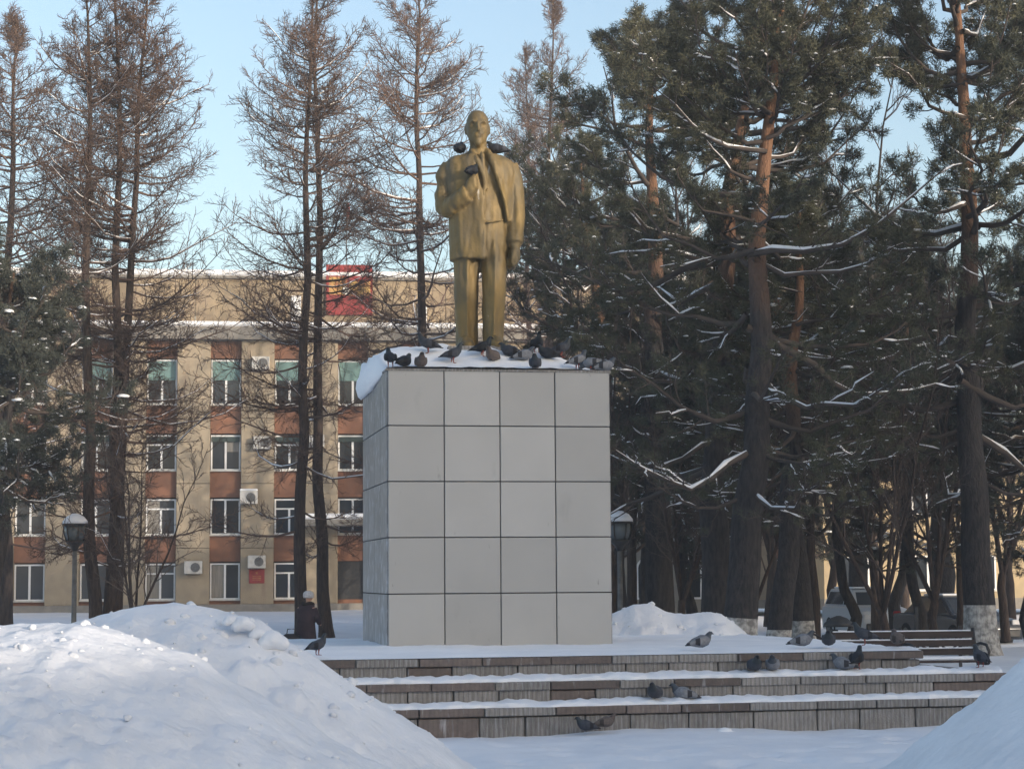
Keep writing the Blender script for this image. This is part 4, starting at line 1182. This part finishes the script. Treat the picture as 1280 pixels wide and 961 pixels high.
def larch_variant(seed, h=17.0, R0=2.9, r0=.155, nprim=120, low=.12):
    rng = np.random.default_rng(seed)
    T = trunk_path(h, 14, rng, .22)
    tm, tr_ = trunk_mesh(T, r0, M['larch_trunk'], 9, 1.3, .012)
    t = np.sort(low + (1 - low) * rng.uniform(0, 1, nprim) ** .8)
    t = t[(t > .34) | (rng.uniform(size=len(t)) < .55)]
    n = len(t)
    p, _ = interp_path(np.repeat(T, 1, 0), t[None]); p = p[0]
    az = rng.uniform(0, 2 * math.pi, n)
    L = R0 * np.clip((1 - t) * 2.7, .08, 1) ** .75 * rng.uniform(.55, 1.1, n)
    pit = np.interp(t, [low, .35, .7, .9, 1], [-.08, .10, .34, .6, 1.1]) + rng.normal(0, .13, n)
    d = np.stack([np.cos(az) * np.cos(pit), np.sin(az) * np.cos(pit), np.sin(pit)], -1)
    K = 6; s = np.linspace(0, 1, K)[None, :, None]
    P1 = p[:, None] + d[:, None] * L[:, None, None] * s
    P1[..., 2] += (-.10 * np.sin(np.pi * s[..., 0]) + .15 * s[..., 0] ** 2.2) * L[:, None]
    P1 += rng.normal(size=P1.shape) * .025 * L[:, None, None] * s
    r1 = taper(n, K, .009 + .009 * L, .005)
    P2, l2 = kids(P1, 15, .22, .98, .46, .9, .12, 4, rng, .22, .45)
    r2 = taper(len(P2), 4, .008 + .004 * l2, .0045)
    P3, l3 = kids(P2, 9, .1, 1.0, .46, .8, .1, 3, rng, .13, .1)
    r3 = taper(len(P3), 3, .0055, .004)
    v, f = join([tubes(P1, r1, 5), tubes(P2, r2, 3), tubes(P3, r3, 3)])
    cm = np_mesh('crown', v, f, M['larch_twig'])
    sn = snow_on(P1, r1, rng, .35)
    sm = np_mesh('branch_snow', sn[0], sn[1], M['snow'])
    return h, [('trunk', tm), ('crown', cm), ('branch_snow', sm)]

def needles(C, D, n, ln, w, rng):
    N = len(C)
    d = nrm(D[:, None] * .55 + rng.normal(size=(N, n, 3)) * .62 + np.array([0, 0, .12]))
    l = ln * rng.uniform(.6, 1.15, (N, n, 1))
    base = C[:, None] + rng.normal(size=(N, n, 3)) * ln * .35
    sd = nrm(np.cross(d, rng.normal(size=(N, n, 3)))) * w
    V = np.stack([base - sd, base + sd, base + d * l], 2).reshape(-1, 3)
    return V, np.arange(len(V)).reshape(-1, 3)

def pine_variant(seed, h=15.0, R0=3.6, r0=.30, low=.25, nprim=54, mt='pine_trunk', snow=.12, top_flat=.5, nmat='needle', droop=0.0, dens=27):
    rng = np.random.default_rng(seed)
    T = trunk_path(h * .96, 14, rng, .5)
    tm, _ = trunk_mesh(T, r0, M[mt], 12, 1.3, .03)
    t = np.sort(low + (1 - low) * rng.uniform(0, 1, nprim) ** .85)
    n = nprim
    p, _ = interp_path(T, t[None]); p = p[0]
    az = rng.uniform(0, 2 * math.pi, n)
    u = (t - low) / (1 - low)
    L = R0 * np.clip(np.interp(u, [0, .12, .45, .8, 1], [.62, .9, 1.0, .68, .25 + .2 * top_flat]), 0, 1) * rng.uniform(.55, 1.15, n)
    pit = np.interp(u, [0, .4, 1], [-.18 - droop, .12 - droop, .85]) + rng.normal(0, .2, n)
    d = np.stack([np.cos(az) * np.cos(pit), np.sin(az) * np.cos(pit), np.sin(pit)], -1)
    K = 7; s = np.linspace(0, 1, K)[None, :, None]
    P1 = p[:, None] + d[:, None] * L[:, None, None] * s
    P1[..., 2] += (-.16 * np.sin(np.pi * s[..., 0]) * (1 + 2 * droop) + .14 * s[..., 0] ** 2) * L[:, None]
    P1 += np.cumsum(rng.normal(size=P1.shape), 1) * .034 * L[:, None, None]
    r1 = taper(n, K, .02 + .016 * L, .010)
    P2, l2 = kids(P1, 11, .30, 1.0, .40, .8, .12 - .3 * droop, 5, rng, .3, .4)
    r2 = taper(len(P2), 5, .012 + .004 * l2, .006)
    P3, l3 = kids(P2, 8, .35, 1.0, .36, .85, .15 - .2 * droop, 3, rng, .16, .1)
    r3 = taper(len(P3), 3, .008, .005)
    v, f = join([tubes(P1, r1, 6), tubes(P2, r2, 4), tubes(P3, r3, 3)])
    lm = np_mesh('limbs', v, f, M['limb'])
    # tufts at the ends of twigs; a part of the lower limbs is bare
    zrel = (P3[:, -1, 2] / h - low) / (1 - low)
    keep = rng.uniform(size=len(P3)) < np.interp(zrel, [-.2, .15, .4, 1], [.04, .22, .62, .85])
    Q = P3[keep]
    C = np.concatenate([Q[:, -1], Q[:, 1]]); D = np.concatenate([nrm(Q[:, -1] - Q[:, 1])] * 2)
    v, f = needles(C, D, dens, .115, .0085, rng)
    cm = np_mesh('crown', v, f, M[nmat], False)
    parts = [('trunk', tm), ('limbs', lm), ('crown', cm)]
    sel = C[rng.uniform(size=len(C)) < snow * .03]
    sn = []
    x = snow_on(P1, r1, rng, .3)
    if x: sn.append(x)
    x = snow_on(P2, r2 * 1.8 + .008, rng, .40)
    if x: sn.append(x)
    s2 = C[rng.uniform(size=len(C)) < min(.09, snow * .6)]
    sn.append(blobs(s2 + rng.normal(size=s2.shape) * .05, rng.uniform(.012, .05, len(s2)), rng))
    if len(sel): sn.append(blobs(sel + np.array([0, 0, .05]), rng.uniform(.18, .36, len(sel)) ** 2, rng))
    v, f = join(sn)
    parts.append(('branch_snow', np_mesh('branch_snow', v, f, M['snow'])))
    return h, parts

def bare_variant(seed, h=10.0, stems=4, fork=.14, r0=.13, spread_=.5, mt='bare_twig'):
    rng = np.random.default_rng(seed)
    T = trunk_path(h * fork + .1, 6, rng, .08)
    tv, tf_ = tubes(T, np.linspace(r0 * 1.25, r0, 6)[None], 9)
    az = np.arange(stems) * 2 * math.pi / stems + rng.uniform(-.5, .5, stems)
    K = 8; s = np.linspace(0, 1, K)[None, :, None]
    Ls = h * (1 - fork) * rng.uniform(.8, 1.05, stems)
    pit = rng.uniform(1.52 - spread_, 1.45, stems)
    d = np.stack([np.cos(az) * np.cos(pit), np.sin(az) * np.cos(pit), np.sin(pit)], -1)
    P0 = T[0, -1][None, None] + np.array([0, 0, -.1]) + d[:, None] * Ls[:, None, None] * s
    P0[..., 2] += .08 * Ls[:, None] * s[..., 0] ** 2
    P0 += np.cumsum(rng.normal(size=P0.shape), 1) * .018 * Ls[:, None, None] * s
    R_ = taper(stems, K, r0 * .62, .012)
    sv, sf = tubes(P0, R_, 7)
    v, f = join([(tv, tf_), (sv, sf)])
    tm = np_mesh('trunk', v, f, M['larch_trunk'])
    P1, l1 = kids(P0, 16, .12, 1.0, .34, .75, .12, 6, rng, .4, 0)
    r1 = taper(len(P1), 6, .012 + .008 * l1, .006)
    P2, l2 = kids(P1, 9, .15, 1.0, .42, .7, .08, 4, rng, .2, 0)
    r2 = taper(len(P2), 4, .009, .005)
    P3, l3 = kids(P2, 5, .1, 1.0, .45, .7, .04, 3, rng, .12, 0)
    r3 = taper(len(P3), 3, .006, .004)
    v, f = join([tubes(P1, r1, 4), tubes(P2, r2, 3), tubes(P3, r3, 3)])
    cm = np_mesh('crown', v, f, M[mt])
    parts = [('trunk', tm), ('crown', cm)]
    x = snow_on(P1, r1, rng, .2)
    if x: parts.append(('branch_snow', np_mesh('branch_snow', x[0], x[1], M['snow'])))
    return h, parts

LV = [larch_variant(21, 17, 2.9, nprim=95), larch_variant(22, 17, 2.7, nprim=95), larch_variant(23, 17, 3.2, nprim=140)]
PV = {'tall': pine_variant(31, 15, 3.9, .30, .24, 50), 'tall2': pine_variant(32, 15, 3.5, .31, .32, 44),
      'white': pine_variant(33, 15, 3.6, .30, .24, 50, 'pine_trunk_white'), 'white2': pine_variant(36, 15, 3.0, .27, .32, 42, 'pine_trunk_white'),
      'young': pine_variant(34, 10, 2.7, .12, .24, 52, snow=.10, nmat='needle_dark'),
      'bough': pine_variant(35, 9, 2.3, .17, .36, 60, snow=.5, nmat='needle_dark', droop=.15, dens=26)}
BV = [bare_variant(41), bare_variant(42, 10, 5, .10, .12, .65), bare_variant(43, 10, 3, .25, .13, .4)]

def tree(name, var, px, d, ztop, label, cat, group, rz=0.0, lean=0.0, sxy=None, base=0.05, xy=None):
    h, parts = var
    s = ztop / h
    p = at(px, 720, d) if xy is None else Vector(xy)
    e = empty(name, (p.x, p.y, base), scale=(sxy or s, sxy or s, s), rot=(0, R(lean), 0))
    e.rotation_mode = 'ZYX'
    e.rotation_euler = (0, R(lean), 0)
    tag(e, label, cat, group)
    for nm, me in parts:
        o = link(nm, me, e, (0, 0, 0), (0, 0, R(rz)))
        if nm in ('crown', 'limbs', 'branch_snow'): o['kind'] = 'stuff'
    return e
def zt(py, d): return EYE + (720 - py) * d / F
LG, PG, BG = 'bare larch trees in the park', 'pine trees on the right', 'bare leafless trees behind the square'
for px, d, top, v, rz, lean, sxy, lab in (
    (6, 62, 22, 2, 10, .4, 1.45, 'bare larch with a reddish crown at the left edge of the picture'),
    (121, 46, -60, 0, 80, -.2, .98, 'left of three close bare larches behind the left lamp post'),
    (134, 46.4, -90, 1, 200, .5, .95, 'middle of three close bare larches behind the left lamp post'),
    (144, 46.9, -45, 2, 300, 2.9, .95, 'right leaning one of three close bare larches behind the left lamp post'),
    (378, 52, -40, 1, 40, -.1, 1.05, 'bare larch behind the person, left of a close pair'),
    (409, 53, -60, 0, 150, -.6, 1.05, 'bare larch in front of the red billboard, right of a close pair'),
    (530, 60, -50, 2, 260, .3, 1.25, 'wide brown bare larch behind the left shoulder of the statue'),
    (690, 78, -5, 1, 20, .0, 1.2, 'slim distant bare larch to the right of the statue\'s head'),
    (660, 84, 60, 0, 330, .0, 1.05, 'faint far larch directly behind the statue\'s shoulder on the right')):
    tree('larch_tree', LV[v], px, d, zt(top, d), lab, 'larch', LG, rz, lean, sxy)
for px, d, top, v, rz, lean, sxy, lab in (
    (886, 40, -40, 'tall', 30, -.6, 1.02, 'dark pine whose long boughs reach left towards the statue'),
    (918, 35, -70, 'white', 140, 4.2, .95, 'thick leaning pine with a sunlit olive crown in the middle of the right half'),
    (822, 47, 10, 'tall2', 250, .5, 1.1, 'dark pine with a thin trunk next to the right side of the pedestal'),
    (968, 37, 240, 'white2', 60, .5, .8, 'pine with a whitewashed foot and snowy fork right of the thick leaning one'),
    (1003, 42, 260, 'white2', 200, -.5, .85, 'pine with a whitewashed foot standing behind the left end of the bench'),
    (1224, 39, -110, 'white', 300, .4, 1.0, 'thickest pine, orange upper trunk, whitewashed foot, behind the right end of the bench'),
    (1345, 44, -60, 'tall2', 100, -1, 1.0, 'pine reaching into the picture from beyond its right edge'),
    (775, 56, 170, 'tall', 200, .0, .95, 'pine standing behind the right edge of the pedestal'),
    (1070, 66, 300, 'tall2', 20, .0, 1.0, 'tall pine behind the thin multi-stemmed tree'),
    (1180, 64, 340, 'tall', 320, .0, 1.2, 'tall pine far behind the parked dark car')):
    tree('pine_tree', PV[v], px, d, zt(top, d), lab, 'pine', PG, rz, lean, sxy)
for px, d, top, v, rz, sxy, lab in (
    (855, 52, 300, 'young', 120, 1.05, 'young dark pine between the thin trunked pine and the long boughed one'),
    (905, 48, 360, 'young', 310, .95, 'young dark pine between the long boughed pine and the thick leaning one'),
    (1062, 50, 340, 'young', 170, .95, 'young dark pine above the bin, left of the thin multi-stemmed tree'),
    (1120, 60, 300, 'young', 20, 1.2, 'young dark pine farther back, right of the thin multi-stemmed tree'),
    (990, 58, 280, 'young', 250, 1.2, 'young dark pine farther back between the two whitewashed pines'),
    (800, 60, 300, 'young', 80, 1.2, 'young dark pine nearest the right side of the pedestal'),
    (1150, 50, 320, 'young', 220, 1.0, 'young dark pine left of the thickest pine'),
    (935, 54, 280, 'young', 60, 1.1, 'young dark pine hidden behind the thick leaning pine'),
    (1290, 47, 340, 'young', 280, 1.0, 'young dark pine at the right edge of the picture'),
    (-28, 42, 320, 'bough', 40, .95, 'dark pine boughs with snow at the left edge of the picture')):
    tree('young_pine', PV[v], px, d, zt(top, d), lab, 'pine', PG, rz, 0, sxy)
for px, d, top, v, rz, sxy, lab in (
    (1106, 38, 330, 1, 0, .62, 'thin dark multi-stemmed bare tree behind the bench'),
    (745, 66, 250, 0, 50, 1.2, 'grey bare tree just right of the pedestal in the background'),
    (800, 74, 200, 2, 150, 1.3, 'grey bare tree behind the low grey house'),
    (960, 70, 230, 0, 100, 1.3, 'bare tree behind the snowy forked pine'),
    (1040, 74, 220, 1, 200, 1.3, 'bare tree behind the white car'),
    (1130, 78, 280, 2, 280, 1.2, 'bare tree in front of the yellow building, left of the thick pine'),
    (1262, 70, 260, 0, 330, 1.2, 'bare tree in front of the yellow building at the right edge'),
    (880, 82, 160, 1, 10, 1.5, 'far bare tree behind the long boughed pine'),
    (170, 44, 520, 1, 70, .45, 'bare bush with fine twigs beside the three close larches'),
    (1018, 48, 300, 2, 40, .8, 'dark bare tree between the snowy forked pine and the thin multi-stemmed tree'),
    (900, 50, 250, 0, 130, .9, 'dark bare tree just behind the foot of the thick leaning pine'),
    (1165, 46, 330, 1, 220, .8, 'dark bare tree close to the left of the thickest pine'),
    (790, 52, 290, 2, 300, .9, 'dark bare tree between the pedestal and the thin trunked pine'),
    (1255, 52, 300, 0, 310, .8, 'dark bare tree to the right of the thickest pine'),
    (850, 44, 420, 0, 15, .62, 'dark twiggy bare tree between the thin trunked pine and the long boughed one'),
    (940, 44, 400, 1, 75, .6, 'low twiggy bare tree between the thick leaning pine and the snowy forked one'),
    (1200, 52, 400, 2, 110, .7, 'low twiggy bare tree just left of the thickest pine, behind the dark car'),
    (765, 47, 380, 1, 260, .6, 'twiggy bare tree beside the right lamp post'),
    (985, 62, 200, 0, 190, 1.2, 'tall grey bare tree in the gap beside the snowy forked pine'),
    (1095, 58, 190, 2, 30, 1.2, 'tall grey bare tree in the gap left of the thickest pine'),
    (710, 90, 230, 1, 170, 1.4, 'far bare tree at the right end of the office building')):
    tree('bare_tree', BV[v], px, d, zt(top, d), lab, 'bare tree', BG, rz, 0, sxy)
# unseen trees added outside the view to cast dappled shade on the square
for i, (u, v, hh, k, lab) in enumerate(((20.4, 16, 13.5, 'L', 'unseen bare larch added behind the camera to dapple the statue'), (26, 20, 14, 'P', 'unseen pine added behind the camera to dapple the square'),
                                        (40, 20, 15, 'P', 'unseen pine added at the far right for dappled shade, outside the picture'))):
    tree('larch_tree' if k == 'L' else 'pine_tree', LV[i % 3] if k == 'L' else PV['tall2'], 0, 0, hh, lab, 'larch' if k == 'L' else 'pine', LG if k == 'L' else PG, 40 * i, 0, hh / 16, xy=uv(u, v))

# ------------------------------------------------------------------ clods on the shovelled heaps
def clods(h, n, smax, rng):
    me = h.data
    co = np.empty(len(me.vertices) * 3, np.float32); me.vertices.foreach_get('co', co); co = co.reshape(-1, 3)
    ok = co[co[:, 2] > .25]
    w = ok[:, 2] ** 2; w = w / w.sum()
    C = ok[rng.choice(len(ok), n, p=w)] + rng.normal(size=(n, 3)) * .006 - np.array([0, 0, .006])
    S_ = .009 + smax * rng.uniform(0, 1, n) ** 4
    m_ = 5
    V, Fq = [], []
    for c, s_ in zip(C, S_):
        k = len(V)
        for z, r_ in ((-.5, .7), (.15, 1.0), (.6, .75), (.85, .3)):
            for j in range(m_ + 1):
                a = j * 2 * math.pi / (m_ + 1); q = rng.uniform(.65, 1.25)
                V.append((c[0] + s_ * r_ * q * math.cos(a), c[1] + s_ * r_ * q * math.sin(a), c[2] + s_ * z * rng.uniform(.75, 1.1)))
        for a in range(3):
            for j in range(m_ + 1):
                j2 = (j + 1) % (m_ + 1)
                Fq.append((k + a * 6 + j, k + a * 6 + j2, k + a * 6 + 6 + j2, k + a * 6 + 6 + j))
        Fq.append((k + 18, k + 19, k + 20, k + 21)); Fq.append((k + 18, k + 21, k + 22, k + 23))
    o = link('clods', np_mesh('clods', np.array(V), np.array(Fq), M['snow_heap']), h)
    o['kind'] = 'stuff'
crng = np.random.default_rng(77)
for nm, n, sm_ in (('snow_heap', 260, .034), ('snow_heap.001', 330, .02), ('snow_heap.002', 40, .02), ('snow_heap.003', 120, .05)):
    clods(bpy.data.objects[nm], n, sm_, crng)
hp = bpy.data.objects['snow_heap']
for px, py, r_ in ((303, 776, .062), (340, 797, .08), (322, 788, .05), (288, 772, .045)):
    b = MB(); b.ball((0, 0, 0), r_, r_ * .85, r_ * .8, 12); b.ball((r_ * .7, 0, -.25 * r_), r_ * .7, r_ * .7, r_ * .6, 10); b.ball((-r_ * .5, -.2 * r_, -.3 * r_), r_ * .7, r_ * .7, r_ * .6, 10)
    o = remeshed(b, 'snow_lump', M['snow_heap'], .012, hp, 2)
    o.location = at(px, py + 3, 12.5)

# ------------------------------------------------------------------ cold winter air
m = bpy.data.materials.new('haze_air'); m.use_nodes = True
t = m.node_tree
t.nodes.remove(t.nodes['Principled BSDF'])
pv = t.nodes.new('ShaderNodeVolumePrincipled')
pv.inputs['Color'].default_value = (0.93, 0.95, 1.0, 1)
pv.inputs['Density'].default_value = 0.0012
pv.inputs['Anisotropy'].default_value = 0.0
t.links.new(pv.outputs[0], t.nodes['Material Output'].inputs['Volume'])
tag(MB().box(-901, 901, -901, 901, -1.3, 27.2).build('haze', m), kind='stuff')
